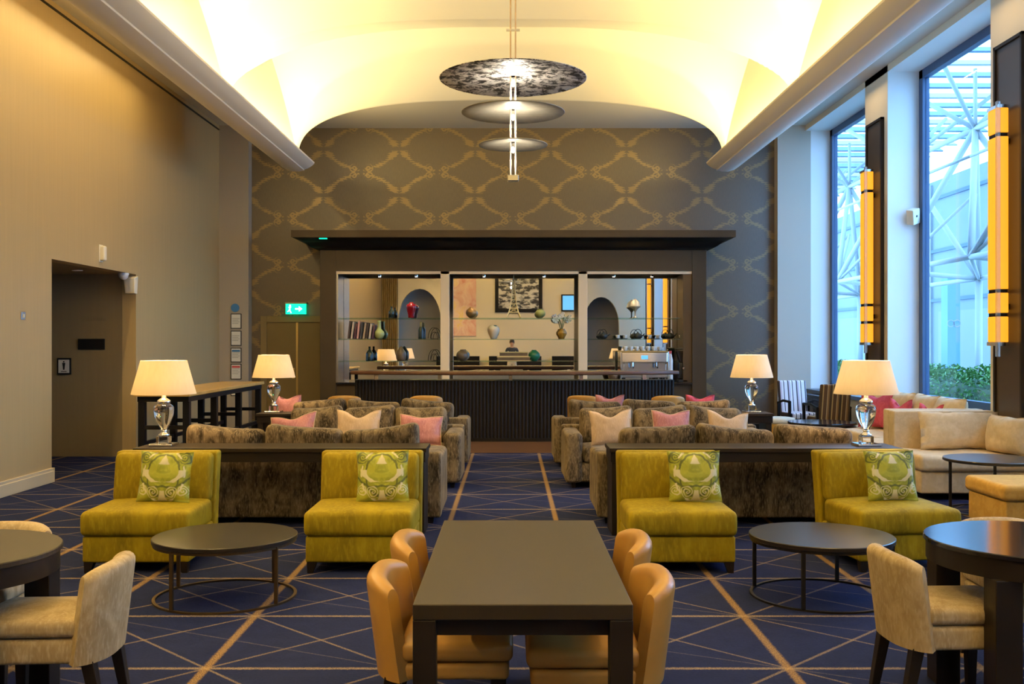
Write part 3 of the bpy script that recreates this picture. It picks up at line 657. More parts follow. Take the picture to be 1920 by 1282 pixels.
# slipper chairs with damask pillows, drum coffee tables
slipper_chair('chartreuse velvet slipper chair at the far left, beside the crystal lamp', (-2.695, 7.66, 0), 0.02)
slipper_chair('chartreuse velvet slipper chair left of the aisle, behind the leather chairs', (-1.09, 7.66, 0))
slipper_chair('chartreuse velvet slipper chair right of the aisle, behind the leather chairs', (1.235, 7.66, 0), 0.0)
slipper_chair('chartreuse velvet slipper chair at the far right, turned slightly to the window', (2.84, 7.72, 0), 0.12)
dp = 'green damask pillows'
for lab, x, z, rz, ry in (('green and white damask pillow on the far left chartreuse chair', -2.60, .452, .0, .03), ('green and white damask pillow on the chartreuse chair left of the aisle', -.955, .456, .0, -.03),
                      ('green and white damask pillow on the chartreuse chair right of the aisle', 1.385, .456, .0, -.01), ('green and white damask pillow on the far right chartreuse chair', 2.885, .452, .12, .0)):
    yb = 7.575 if x < 2.5 else 7.635
    throw_pillow((x, yb, z+.005), .40, .385, .12, 'damask_green', lab, rx=-.22, rz=rz, ry=ry, group=dp)
def drum_table(label, x, y, mat, fr):
    t = thing('coffee_table', label, 'table', (x, y, 0), 0, 'round coffee tables on ring bases')
    autosmooth(G().lathe([(.452, .372), (.460, .376), (.460, .398), (.455, .402)], 80).build('tabletop', mat, t), .5)
    G().ring(.435, .455, 0, .012, 72).build('floor_ring', fr, t); G().ring(.43, .452, .356, .372, 72).build('top_ring', fr, t)
    for k in range(4):
        a = PI/4+k*PI/2+.25; G().box(-.011, .011, -.011, .011, .01, .37).build('leg', fr, t).location = (.443*math.cos(a), .443*math.sin(a), 0)
    return t
drum_table('round dark coffee table on thin legs and bronze floor ring at the left', -1.855, 6.60, 'smoked_oak', 'bronze_iron')
drum_table('round dark coffee table on thin legs and black floor ring at the right', 2.03, 6.62, 'smoked_oak', 'iron')

# consoles behind the chairs and between the sofas, with lamps
def console(label, x0, x1, y0, y1, z=.75):
    t = thing('console_table', label, 'console', ((x0+x1)/2, (y0+y1)/2, 0), 0, 'dark consoles behind the sofas'); w, d = (x1-x0)/2, (y1-y0)/2
    G().box(-w, w, -d, d, z-.035, z).build('top', 'espresso_wood', t, bevel=.004)
    G().box(-w+.01, w-.01, -d+.015, d-.015, z-.12, z-.035).build('apron', 'dark_wood', t, bevel=.003)
    for s in (-1, 1): G().box(s*(w-.055)-.035, s*(w-.055)+.035, -d+.03, d-.03, 0, z-.12).build('end_leg', 'dark_wood', t, bevel=.003)
console('long dark wood console behind the two left chartreuse chairs', -3.23, -.72, 8.66, 9.12)
console('long dark wood console behind the two right chartreuse chairs', .85, 3.36, 8.66, 9.12)
console('dark wood console under the small lamp between the left rear sofas', -3.25, -.80, 12.92, 13.36)
console('dark wood console under the small lamp between the right rear sofas', .95, 3.36, 12.92, 13.36)
table_lamp('crystal table lamp with cream shade on the left front console', (-3.04, 8.89, .752))
table_lamp('crystal table lamp with cream shade on the left rear console, near the double door', (-3.07, 13.15, .752), 30)
table_lamp('crystal table lamp with cream shade on the right front console', (3.12, 8.89, .752))
table_lamp('crystal table lamp with cream shade on the right rear console, before the blue lit wall', (3.13, 13.15, .752), 30)

# brown velvet sofas
sofa('brown crushed velvet sofa with its back to the left front console', (-1.91, 9.68, 0), PI, 2.56, .95, (-.03, .035, .015), 3)
sofa('brown crushed velvet sofa at the left with pink and champagne pillows, facing the camera', (-1.71, 11.95, 0), 0, 2.30, .95, (.02, .01, -.005), 4)
sofa('brown crushed velvet sofa behind the left rear console, back to the camera', (-1.84, 13.92, 0), PI, 2.56, .95, (.02, .025, -.02), 5)
sofa('brown crushed velvet sofa with its back to the right front console', (2.07, 9.68, 0), PI, 2.56, .95, (.015, .03, -.025), 6)
sofa('brown crushed velvet sofa at the right with champagne and pink pillows, facing the camera', (1.80, 11.95, 0), 0, 2.36, .95, (.02, .015, -.01), 8)
sofa('brown crushed velvet sofa behind the right rear console, back to the camera', (1.86, 13.92, 0), PI, 2.56, .95, (-.02, .025, .02), 9)
sp = 'pillows on the brown sofas'
def sp_pillow(px, top, w, h, mat, lab, ry=0.0, chop=.05, lean=0.0, rz=0.0, pipe=None, yy=11.66):
    x = (px-957)*yy/F
    throw_pillow((x, yy, .475), w, h, .14, mat, lab, rx=-.28, ry=ry, rz=rz, chop=chop, lean=lean, group=sp, pipe=pipe)
sp_pillow(546, 782, .52, .36, 'pink_velvet', 'dusty pink velvet pillow at the left end of the left facing sofa', .02, .05, -.9, pipe='champagne_velvet')
sp_pillow(671, 772, .52, .42, 'champagne_velvet', 'champagne velvet pillow with dented top in the middle of the left facing sofa', 0, .09)
sp_pillow(787, 785, .50, .35, 'pink_velvet', 'dusty pink velvet pillow with champagne edge at the right end of the left facing sofa', .04, .02, .3, pipe='champagne_velvet')
sp_pillow(1149, 767, .50, .42, 'champagne_velvet', 'champagne velvet pillow leaning at the left end of the right facing sofa', -.06, .08)
sp_pillow(1260, 765, .44, .41, 'pink_velvet', 'dusty pink velvet pillow in the middle of the right facing sofa', 0, .04, pipe='champagne_velvet')
sp_pillow(1367, 768, .48, .40, 'champagne_velvet', 'champagne velvet pillow at the right end of the right facing sofa', .02, .08, .2)
for px, lab in ((541, 'small pink pillow peeping over the cushions near the left rear lamp'), (1142, 'small pink pillow peeping over the left end of the right rear sofa'), (1310, 'small rose pillow peeping over the middle of the right rear sofa')):
    throw_pillow(((px-957)*14.0/F, 14.0, .5), .40, .46, .13, 'pink_velvet' if px < 1200 else 'rose_velvet', lab, rx=.25, chop=.05, group=sp)

# tan leather chairs before the bar
bg_ = 'tan leather chairs before the bar'
for px, rz, lab in ((646, PI, 'tan leather chair back farthest left in the row before the bar'), (799, PI, 'tan leather chair back just left of the aisle before the bar'), (1102, PI-.35, 'tan leather chair back just right of the aisle before the bar, turned'), (1252, PI, 'tan leather chair back farthest right in the row before the bar')):
    yy = 15.75; dining_chair('leather_chair', lab, ((px-957)*yy/F, yy+.2, 0), rz, 'tan_leather', fb=.35, top=.84, group=bg_)

# ------------------------------------------------------------------ bar
SAG, BW = .45, 2.74
def bow(x, y0): return y0 + SAG*((x-.07)/BW)**2
t = thing('bar_counter', 'bow fronted bar with black fluted front and raised dark wood top', 'bar', (0, 0, 0))
n = 40; X = [.07-BW+2*BW*i/n for i in range(n+1)]
pl = [(x, bow(x, 16.95)) for x in X] + [(X[-1], 17.75), (X[0], 17.75)]
G().prism(pl, .006, 1.02).build('bar_body', 'bar_wood', t); G().box(X[0]+.02, X[-1]-.02, 17.752, 17.77, .1, 1.015).build('added_pale_panel', 'porcelain', t)  # pale panel behind the body is added to look bright in the mirror
tp = [(x*1.02, bow(x, 16.76)) for x in X] + [(X[-1]*1.02, 17.5), (X[0]*1.02, 17.5)]
G().prism(tp, 1.115, 1.18).build('bar_top', 'counter_wood', t, bevel=.02, seg=3)
for x in (-2.3, -1.2, 0, 1.2, 2.3): G().box(x-.03, x+.03, bow(x, 17.2)-.12, bow(x, 17.2)+.12, 1.02, 1.116).build('top_support', 'chrome', t)
g = G(); N_ = 92
for i in range(N_):
    x = .07-BW+2*BW*(i+.5)/N_; y = bow(x, 16.95); r = BW/N_*.80
    g.lathe([(r, .02), (r, 1.015)], 10, (x, y, 0))
o = g.build('fluted_front', 'bar_wood', t); o['kind'] = 'stuff'; autosmooth(o, .9)
G().prism([(x, bow(x, 16.91)) for x in X] + [(x, bow(x, 16.96)) for x in X[::-1]], .006, .06).build('kick_plate', 'black_paint', t)
# back bar cabinet
CL, CR, OL, OR, YF = -3.457, 3.564, -3.167, 3.30, 18.40
t = thing('back_bar_cabinet', 'tall dark wood bar cabinet with cornice, mirror back and glass shelves', 'cabinet', (0, 0, 0))
G().box(CL, OL, YF, YB, .006, 3.36).build('side_post', 'cabinet_wood', t, bevel=.006); G().box(OR, CR, YF, YB, .006, 3.36).build('side_post', 'cabinet_wood', t, bevel=.006)
G().box(OL, OR, YF, YB, 2.96, 3.36).build('header', 'cabinet_wood', t)
G().box(OL, OR, YF+.04, YB, .006, .90).build('lower_panel', 'cabinet_wood', t)
G().box(OL, OR, YF-.02, YB-.12, .90, .935).build('back_counter', 'black_gloss', t)
G().box(OL, OR, YB-.12, YB-.10, .935, 2.96).build('mirror', 'mirror', t)
# cornice: a cyma profile run along the front and returned at both ends
pr = [(0, 3.34), (.05, 3.345), (.10, 3.36), (.17, 3.395), (.24, 3.45), (.31, 3.49), (.38, 3.505), (.43, 3.52), (.43, 3.645)]
g = G(); vs = []
for (p, z) in pr: vs += [(CL-p*.95, YB-.02, z), (CL-p*.95, YF-p, z), (CR+p*.95, YF-p, z), (CR+p*.95, YB-.02, z)]
fs = []
for i in range(len(pr)-1):
    for k in range(3): fs.append((i*4+k, i*4+k+1, (i+1)*4+k+1, (i+1)*4+k))
m_ = (len(pr)-1)*4; fs.append((m_, m_+1, m_+2, m_+3)); fs.append((0, 3, 2, 1)); g.add(vs, fs)
autosmooth(g.build('cornice', 'black_paint', t), .5)
G().box(CL-.43, CR+.43, YF-.45, YF-.42, 3.525, 3.65).build('cornice_band', 'cabinet_wood', t)
for x in (at(834, 0, YF)[0], at(1093, 0, YF)[0]): G().box(x-.082, x+.082, YF+.02, YF+.10, .935, 2.96).build('mullion', 'mullion_wood', t, bevel=.006)
G().box(OL, OR, YF+.02, YF+.06, 2.905, 2.958).build('top_rail', 'mullion_wood', t)
G().box(OL, OL+.03, YF+.03, YB-.14, .936, 2.9).build('side_mirror', 'steel', t); G().box(OR-.16, OR, YF+.03, YB-.14, .936, 2.9).build('side_panel', 'bronze_iron', t)
SH = [1.315, 1.725, 2.115]; S0 = YF+.20; S1 = YB-.125
for (a, b_) in ((OL+.04, at(825, 0, YF)[0]), (at(843, 0, YF)[0], at(1085, 0, YF)[0]), (at(1101, 0, YF)[0], OR-.17)):
    for q in SH: G().box(a, b_, S0, S1, q-.012, q).build('glass_shelf', 'shelf_glass', t)
for px in (700, 772, 905, 1023, 1160, 1235):
    x = (px-957)*18.6/F; G().lathe([(.03, 2.925), (.034, 2.955)], 14, (x, 18.66, 0)).build('spot_ring', 'chrome', t); G().lathe([(.022, 2.921), (.024, 2.93)], 12, (x, 18.66, 0)).build('spot_lens', 'spot_bulb', t)
    light('SPOT', 'cabinet_spot', (x, 18.66, 2.90), 22, (1, .82, .55), (0, 0, 0), spot_size=1.7, spot_blend=.6, shadow_soft_size=.03)
G().box(CL+.06, CL+.2, YF-.415, YF-.30, 3.50, 3.515).build('cornice_light', 'exit_green', t)

# ------------------------------------------------------------------ things on the shelves
YS = 18.80
def sx(px): return (px-957)*YS/F
def lathe_thing(name, label, cat, px, z, prof, mat, group='ornaments on the bar shelves', y=YS, extra=None):
    t = thing(name, label, cat, (sx(px), y, z+.001), 0, group)
    G().lathe(prof, 24).build('body', mat, t, smooth=True)
    if extra: extra(t)
    return t
def sph(r, sq=1.0, neck=.35):
    return [(r*.45, 0)] + [(r*math.sin(a), r*sq-r*sq*math.cos(a)) for a in [PI*k/12 for k in range(2, 11)]] + [(r*neck, 2*r*sq*.985), (r*neck*1.1, 2*r*sq*1.03)]
bot = [(.045, 0), (.047, .02), (.047, .15), (.04, .19), (.018, .23), (.016, .30), (.019, .31)]
lathe_thing('liquor_bottle', 'dark bottle in front of a pale card on the top left shelf', 'bottle', 734, SH[2], [(.05, 0), (.05, .12), (.03, .15), (.016, .17), (.016, .205), (.02, .21)], 'bottle_glass')
lathe_thing('red_vase', 'deep red glazed shouldered vase on the top left shelf', 'vase', 771, SH[2], [(.055, 0), (.058, .03), (.065, .08), (.09, .17), (.098, .205), (.085, .245), (.045, .265), (.035, .275), (.042, .29)], 'red_glaze')
lathe_thing('gourd_vase', 'pale green gourd vase with slender neck on the middle left shelf', 'vase', 711, SH[1], [(.05, 0), (.085, .04), (.098, .09), (.085, .14), (.045, .18), (.03, .22), (.035, .26), (.028, .30), (.04, .34)], 'celadon')
def foil(t): G().lathe([(.02, .22), (.018, .31), (.02, .315)], 16).build('foil_neck', 'gold_paint', t, smooth=True)
lathe_thing('champagne_bottle', 'dark champagne bottle with gold neck foil on the middle left shelf', 'bottle', 789, SH[1], bot, 'bottle_glass', extra=foil)
lathe_thing('liquor_bottle', 'squat dark bottle on the lowest left shelf', 'bottle', 693, SH[0], [(.065, 0), (.068, .02), (.068, .14), (.04, .19), (.02, .21), (.02, .27)], 'bottle_glass')
lathe_thing('striped_jar', 'grey brown lidded jar on the lowest left shelf', 'jar', 752, SH[0], [(.07, 0), (.09, .05), (.092, .12), (.085, .17), (.05, .22), (.035, .25), (.012, .275)], 'brown_pot')
for i in range(9):
    px = 655+i*5.6; hgt = .33-.02*(i % 3)-(.03 if i > 5 else 0); th = .034
    t = thing('magazine', ['dark brown', 'pale grey', 'plum', 'salmon', 'black', 'tan'][i % 6] + ' book on the middle left shelf, %s from the left' % ['first', 'second', 'third', 'fourth', 'fifth', 'sixth', 'seventh', 'eighth', 'ninth'][i], 'book', (sx(px), YS, SH[1]+.004), 0, 'books leaning on the middle left shelf')
    t.rotation_euler = (0, .10+.02*(i % 3), 0)
    G().box(-th/2, th/2, -.11, .11, 0, hgt).build('cover', 'book_%d' % (i % 6), t, bevel=.002); G().box(-th/2+.004, th/2-.004, -.106, .114, .004, hgt-.004).build('pages', 'paper', t)
for q, lab in ((SH[1], 'thin wire hoop ornament on the middle left shelf'), (SH[0], 'thin wire hoop ornament on the lowest left shelf')):
    t = thing('wire_ornament', lab, 'ornament', (sx(813), YS, q), 0, 'ornaments on the bar shelves')
    G().box(-.05, .05, -.03, .03, 0, .012).build('foot', 'iron', t)
    G().tube([(-.10*math.cos(a), 0, .012+.20*math.sin(a)) for a in [PI*k/14 for k in range(15)]], .007, 6).build('hoop', 'iron', t, smooth=True)
    G().tube([(-.06*math.cos(a)+.01, .02, .012+.12*math.sin(a)) for a in [PI*k/14 for k in range(15)]], .006, 6).build('hoop', 'iron', t, smooth=True)
lathe_thing('round_pot', 'round bronze pot on the top middle shelf', 'pot', 884, SH[2], sph(.105, .92), 'bronze_pot')
lathe_thing('round_pot', 'mossy green round bowl on the top middle shelf', 'pot', 1013, SH[2], sph(.095, .85, .6), 'moss_pot')
lathe_thing('spotted_vase', 'cream vase with dark round spots on the middle shelf at the centre', 'vase', 925, SH[1], [(.05, 0), (.06, .03), (.095, .10), (.112, .17), (.10, .22), (.065, .245), (.07, .255)], 'spotted_vase')
lathe_thing('round_pot', 'brown mottled round pot on the lowest middle shelf', 'pot', 867, SH[0], sph(.115, .9), 'brown_pot')
lathe_thing('round_vase', 'glossy dark green round vase on the lowest middle shelf', 'vase', 1002, SH[0], sph(.105, .95), 'green_glaze')
# lattice tower ornament
t = thing('tower_ornament', 'pale gold lattice tower ornament on the top middle shelf', 'ornament', (sx(963), YS, SH[2]+.001), 0, 'ornaments on the bar shelves')
def tw(z): return .018+.115*math.exp(-z*4.6)
lv = [0, .10, .18, .26, .34, .43, .52, .61, .70]
for a, b_ in ((-1,-1), (1,-1), (1,1), (-1,1)):
    G().tube([(a*tw(z), b_*tw(z), z) for z in lv], .011, 6).build('tower_leg', 'gold_paint', t)
g = G()
for z in lv[1:-1]:
    w_ = tw(z)+.008; g.box(-w_, w_, -w_, w_, z-.008, z+.008)
g.build('platforms', 'gold_paint', t)
g = G()
for i in range(len(lv)-1):
    for (a, b_), (c_, d_) in (((-1,-1),(1,-1)), ((1,-1),(1,1)), ((1,1),(-1,1)), ((-1,1),(-1,-1))):
        z0, z1 = lv[i], lv[i+1]; 
        if i == 0: continue
        g.tube([(a*tw(z0), b_*tw(z0), z0), (c_*tw(z1), d_*tw(z1), z1)], .006, 4).tube([(c_*tw(z0), d_*tw(z0), z0), (a*tw(z1), b_*tw(z1), z1)], .006, 4)
g.build('lattice', 'gold_paint', t); G().lathe([(.018, .70), (.01, .74), (.003, .80)], 8).build('spire', 'gold_paint', t)
# orchids in an amber vase
t = thing('orchid_vase', 'amber vase of white orchids on the middle shelf beside the mullion', 'vase', (sx(1054), YS, SH[1]+.001), 0, 'ornaments on the bar shelves')
G().lathe([(.04, 0), (.05, .03), (.085, .09), (.085, .13), (.05, .18), (.055, .19)], 24).build('vase', 'amber_glaze', t, smooth=True)
rnd = random.Random(5)
for k in range(5):
    a = rnd.random()*6.28; tip = (math.cos(a)*.12, math.sin(a)*.06, .40+.06*rnd.random())
    st = G().tube([(0, 0, .17), (tip[0]*.4, tip[1]*.4, .33), tip], .005, 5).build('stem', 'stem_green', t)
    for q in range(4):
        c_ = Vector(tip)+Vector((rnd.uniform(-.05, .05), rnd.uniform(-.03, .03), rnd.uniform(-.12, .02)))
        g = G()
        for pk in range(5):
            b0 = pk*2*PI/5+rnd.random(); pr_ = .032
            g.add([c_, c_+Vector((pr_*math.cos(b0-.45), -.008, pr_*math.sin(b0-.45))), c_+Vector((pr_*1.35*math.cos(b0), -.012, pr_*1.35*math.sin(b0))), c_+Vector((pr_*math.cos(b0+.45), -.008, pr_*math.sin(b0+.45)))], [(0, 1, 2, 3)])
        g.build('blossom', 'petal', st)
for k in range(2):
    t = thing('gilt_box', 'gilt edged %s box stacked on the lowest middle shelf' % ('long lower' if k == 0 else 'shorter upper'), 'box', (sx(963), YS, SH[0]+.001+k*.085), 0, 'ornaments on the bar shelves')
    w_ = .30-.04*k; G().box(-w_, w_, -.09, .09, .012, .07).build('body', 'brown_pot', t); G().box(-w_-.01, w_+.01, -.1, .1, 0, .013).build('lower_rim', 'gold_paint', t); G().box(-w_-.01, w_+.01, -.1, .1, .069, .083).build('lid', 'gold_paint', t, bevel=.004)
# right bay: teapots, cups, stand, espresso machine, grinder
tg = 'black teapots on the middle right shelf'
for px, lab in ((1131, 'black cast iron teapot beside the mullion on the middle right shelf'), (1196, 'black cast iron teapot in the middle of the middle right shelf'), (1256, 'black cast iron teapot at the right end of the middle right shelf')):
    t = thing('teapot', lab, 'teapot', (sx(px), YS, SH[1]+.001), 0, tg)
    G().lathe([(.05, 0), (.08, .03), (.085, .055), (.07, .085), (.04, .10)], 24).build('body', 'cast_iron', t, smooth=True)
    G().lathe([(.04, .10), (.03, .11), (.01, .115), (.012, .13), (.004, .135)], 16).build('lid', 'cast_iron', t, smooth=True)
    G().tube([(.06, 0, .05), (.10, 0, .07), (.125, 0, .10)], .016, 8, .009).build('spout', 'cast_iron', t, smooth=True)
    G().tube([(-.07*math.cos(a), 0, .08+.10*math.sin(a)) for a in [PI*k/12 for k in range(13)]], .006, 6).build('handle', 'cast_iron', t, smooth=True)
for i, (px, lab) in enumerate(((1158, 'left'), (1172, 'second'), (1218, 'third'), (1233, 'fourth'), (1277, 'right end'))):
    t = thing('tea_cup', 'small porcelain cup on a dark saucer between the teapots, %s of the five cups' % lab, 'cup', (sx(px), YS, SH[1]+.001), 0, 'cups on the middle right shelf')
    G().lathe([(.02, .006), (.03, .02), (.04, .06), (.043, .075), (.039, .075), (.026, .02)], 18).build('cup', 'porcelain', t, smooth=True); G().lathe([(.03, 0), (.055, .008), (.055, .012), (.02, .008)], 18).build('saucer', 'cast_iron', t, smooth=True)
lathe_thing('pedestal_bowl', 'pale domed cup on a dark pedestal on the top right shelf', 'ornament', 1191, SH[2], [(.05, 0), (.045, .015), (.012, .03), (.015, .12), (.05, .165), (.095, .20), (.10, .215), (.09, .23), (.075, .30), (.03, .34), (.01, .36)], 'pewter')
t = thing('espresso_machine', 'chrome espresso machine with cups on top behind the bar at the right', 'coffee machine', ((1206-957)*18.2/F, 18.42, .936), 0)
t.location = ((1206-957)*18.6/F, 18.64, .936)
G().box(-.42, .42, -.20, .20, .08, .20).build('lower_body', 'steel', t, bevel=.01); G().box(-.42, .42, -.02, .20, .20, .36).build('rear_body', 'steel', t, bevel=.01)
G().box(-.42, .42, -.24, .20, .36, .55).build('upper_body', 'chrome', t, bevel=.015); G().box(-.43, .43, -.25, .21, .55, .57).build('top_tray', 'brass', t)
for s in (-1, 1):
    G().box(s*.43-.012, s*.43+.012, -.24, .21, .0, .56).build('side_panel', 'chrome', t, bevel=.005)
for s in (-.22, .22):
    o = G().lathe([(.038, .27), (.038, .36)], 16, (s, -.14, 0)).build('group_head', 'chrome', t); G().tube([(s, -.16, .285), (s, -.34, .27)], .014, 8).build('portafilter', 'black_plastic', o)
G().box(-.06, .06, -.247, -.235, .42, .49).build('display', 'screen_blue', t)
for s in (-.38, .38): G().tube([(s, -.2, .4), (s, -.27, .33), (s, -.27, .16)], .007, 6).build('steam_wand', 'chrome', t)
for s in (-.36, .36):
    for yy in (-.16, .16): G().lathe([(.025, 0), (.02, .08)], 10, (s, yy, 0)).build('foot', 'black_plastic', t)
cx = t.location.x
for k in range(7):
    o = thing('espresso_cup', 'white espresso cup on top of the coffee machine, %s from the left' % ['first', 'second', 'third', 'fourth', 'fifth', 'sixth', 'seventh'][k], 'cup', (cx-.33+.105*k, 18.60, 1.507), 0, 'cups on the coffee machine')
    G().lathe([(.024, 0), (.034, .02), (.042, .065), (.044, .08), (.040, .08), (.03, .02)], 16).build('cup', 'porcelain', o, smooth=True)
    G().tube([(.04, 0, .06), (.065, 0, .055), (.06, 0, .03), (.036, 0, .025)], .005, 6).build('handle', 'porcelain', o, smooth=True)
t = thing('coffee_grinder', 'dark coffee grinder with cone hopper at the right end of the bar cabinet', 'coffee grinder', ((1281-957)*18.55/F-.02, 18.56, .936), 0)
G().box(-.09, .09, -.13, .13, 0, .05).build('foot', 'black_plastic', t, bevel=.01); G().soft(-.075, .075, -.09, .11, .05, .36, r=.03).build('body', 'black_plastic', t, smooth=True)
G().lathe([(.05, .36), (.06, .38), (.12, .56), (.122, .60)], 24).build('hopper', 'hopper', t, smooth=True); G().lathe([(.124, .60), (.124, .615), (.05, .63)], 24).build('lid', 'black_plastic', t, smooth=True)
G().tube([(0, -.08, .28), (0, -.17, .26)], .02, 10).build('spout', 'chrome', t)
t = thing('milk_jug', 'slim white bottle with red cap between coffee machine and grinder', 'bottle', ((1257-957)*18.5/F, 18.5, .936), 0)
G().lathe([(.045, 0), (.047, .02), (.047, .40), (.03, .48), (.02, .52)], 18).build('body', 'porcelain', t, smooth=True); G().lathe([(.024, .52), (.024, .57)], 14).build('cap', 'red_print', t)
t = thing('fruit_basket', 'small orange basket on the back counter left of the coffee machine', 'basket', ((1150-957)*18.5/F, 18.5, .936), 0)
G().lathe([(.06, 0), (.10, .10), (.105, .17), (.095, .17), (.06, .03)], 20).build('bowl', 'brown_pot', t, smooth=True)
for k in range(4): G().lathe(sph(.038, 1, .1), 14, (.045*math.cos(k*1.57), .045*math.sin(k*1.57), .13)).build('orange', 'orange_plastic', t, smooth=True)

# ------------------------------------------------------------------ chandelier
CY = 9.0; CX = (962-957)*CY/F
t = thing('disc_chandelier', 'tiered hanging light of three metal leaf discs on thin rods', 'chandelier', (CX, CY, 0), 0)
def disc(px_w, py, mat, nm):
    r = px_w/2*CY/F; z = 1.65+(643-py)*CY/F
    pr = [(.03, z+.035), (r*.5, z+.022), (r*.97, z+.002), (r, z-.004), (r*.99, z-.008), (r*.5, z+.010), (.03, z+.02)]
    o = G().lathe(pr, 96, closed=False).build(nm, mat, t, smooth=True); return z
z1 = disc(276, 147, 'silver_leaf', 'leaf_disc'); z2 = disc(194, 210, 'pewter', 'middle_disc'); z3 = disc(130, 271, 'pewter', 'small_disc'); ze = 1.65+(643-333)*CY/F
for s in (-1, 1): G().tube([(s*.022, 0, ze), (s*.022, 0, 6.3)], .007, 8).build('rod', 'champagne_velvet', t)
G().box(-.05, .05, -.04, .04, ze-.035, ze+.02).build('end_weight', 'chrome', t, bevel=.006)
for z, pw in ((z1, 9), (z2, 9), (z3, 5)):
    G().lathe([(.004, z-.075), (.012, z-.065), (.013, z-.035), (.005, z-.02)], 12).build('capsule_bulb', 'spot_bulb', t, smooth=True)
    light('POINT', 'chandelier_light', (CX, CY-.03, z-.16), pw, (1, .90, .74), shadow_soft_size=.03)
G().box(-.06, .06, -.006, .006, z1+.42, z1+.44).build('cross_bar', 'chrome', t)
G().lathe([(.09, 6.27), (.09, 6.36)], 20).build('ceiling_rose', 'white_plastic', t)

# recessed downlights in the vault
for i, (x, y) in enumerate(DOWN):
    z = vault(x, y)
    t = thing('downlight', 'small recessed spotlight in the vault, %s bay from the bar, %s half' % (['first', 'second', 'third', 'fourth', 'fifth'][i//2], 'wall' if x < 0 else 'window'), 'ceiling light', (x, y, z), 0, 'recessed spotlights in the vault')
    t.rotation_euler = (-.33, 0, 0)
    G().ring(.045, .062, -.012, .01, 24).build('trim_ring', 'white_plastic', t); G().lathe([(.044, -.004), (.044, .004)], 20).build('lens', 'spot_bulb', t)
    light('SPOT', 'downlight_beam', (x, y, z-.06), (66 if i < 2 else 120 if i < 6 else 165), (1, .62, .20), (0, 0, 0), spot_size=1.9, spot_blend=.8, shadow_soft_size=.06)

# ------------------------------------------------------------------ left: door recess fittings, high table, notices
def sign_wall(name, label, cat, x0, x1, z0, z1, y, mat, dep=.02, group=None):
    t = thing(name, label, cat, ((x0+x1)/2, y, (z0+z1)/2), 0, group); w, h_ = (x1-x0)/2, (z1-z0)/2
    G().box(-w, w, -dep, -.001, -h_, h_).build('plate', mat, t, bevel=.003); return t, w, h_
YC = 14.75
sign_wall('door_sign', 'blank black oblong plate on the corridor wall', 'sign', at(147,0,YC)[0], at(197,0,YC)[0], at(0,655,YC)[2], at(0,635,YC)[2], YC, 'black_plastic')
t, w, h_ = sign_wall('toilet_sign', 'black framed toilet sign with standing figure on the corridor wall', 'sign', at(108,0,YC)[0], at(134,0,YC)[0], at(0,702,YC)[2], at(0,671,YC)[2], YC, 'black_plastic')
G().box(-w+.022, w-.022, -.024, -.019, -h_+.024, h_-.024).build('paper', 'paper', t)
o = G().lathe([(.011, -.001), (.011, .002)], 14).build('figure_head', 'black_plastic', t); o.rotation_euler = (PI/2, 0, 0); o.location = (0, -.0255, .066)
G().prism([(-.022, .05), (.022, .05), (.014, -.005), (.010, -.05), (-.010, -.05), (-.014, -.005)], -.027, -.0245, 'y').build('figure_body', 'black_plastic', t)
for k in range(5): G().box(-.04+.017*k, -.028+.017*k, -.027, -.0245, -.082, -.070+.003*(k % 2)).build('letter', 'black_plastic', t)
# faint wall lettering over the black plate
t = thing('wall_lettering', 'faint raised brown lettering on the corridor wall above the black plate', 'lettering', (at(177,0,YC)[0], YC, at(0,597,YC)[2]), 0)
for k in range(9):
    hgt = [.07, .05, .065, .045, .045, .045, .045, .05, .045][k]; G().box(-.16+.038*k, -.137+.038*k, -.008, -.001, -.03, -.03+hgt).build('letter', 'corridor_paint', t, bevel=.002)
t = thing('corridor_downlight', 'small round downlight in the dark corridor ceiling', 'ceiling light', (at(145,0,13.9)[0], 13.9, 2.65), 0)
G().ring(.05, .07, -.01, -.001, 24).build('trim_ring', 'white_dome', t); G().lathe([(.049, -.006), (.049, -.002)], 20).build('lens', 'white_plastic', t)
light('SPOT', 'corridor_beam', (-5.0, 13.7, 2.6), 6, WARM, (0, .5, 0), spot_size=1.8, spot_blend=1.0, shadow_soft_size=.1)
t = thing('dome_camera', 'small white dome camera at the top of the corridor opening', 'camera', (at(229,0,14.4)[0], 14.45, 2.649), 0)
G().lathe([(.075, -.03), (.075, -.001)], 24).build('base', 'white_dome', t); G().lathe([(.068, -.03), (.062, -.06), (.04, -.085), (.012, -.096)], 24).build('dome', 'white_dome', t, smooth=True)
t = thing('wall_speaker', 'cream wedge loudspeaker at the top right of the corridor opening', 'speaker', (at(243,0,14.6)[0], 14.7, at(0,534,14.6)[2]), 0)
g = G(); g.add([(-.09, 0, .13), (.09, 0, .13), (.075, 0, -.13), (-.075, 0, -.13), (-.08, -.13, .10), (.08, -.13, .10), (.07, -.09, -.12), (-.07, -.09, -.12)], [(0, 3, 2, 1), (4, 5, 6, 7), (0, 1, 5, 4), (1, 2, 6, 5), (2, 3, 7, 6), (3, 0, 4, 7)]); g.build('case', 'white_plastic', t, bevel=.008)
G().add([(-.055, -.134, .075), (.055, -.134, .075), (.05, -.098, -.095), (-.05, -.098, -.095)], [(0, 3, 2, 1)]).build('grille', 'paper', t)
t = thing('wall_sensor', 'cream motion sensor on the golden wall above the corridor opening', 'sensor', (XL, 13.47, at(0,475,13.47)[2]), 0)
G().soft(.001, .075, -.045, .045, -.10, .10, r=.025).build('case', 'white_plastic', t, smooth=True); G().box(.001, .012, -.06, .06, -.115, .115).build('back_plate', 'white_plastic', t, bevel=.005)
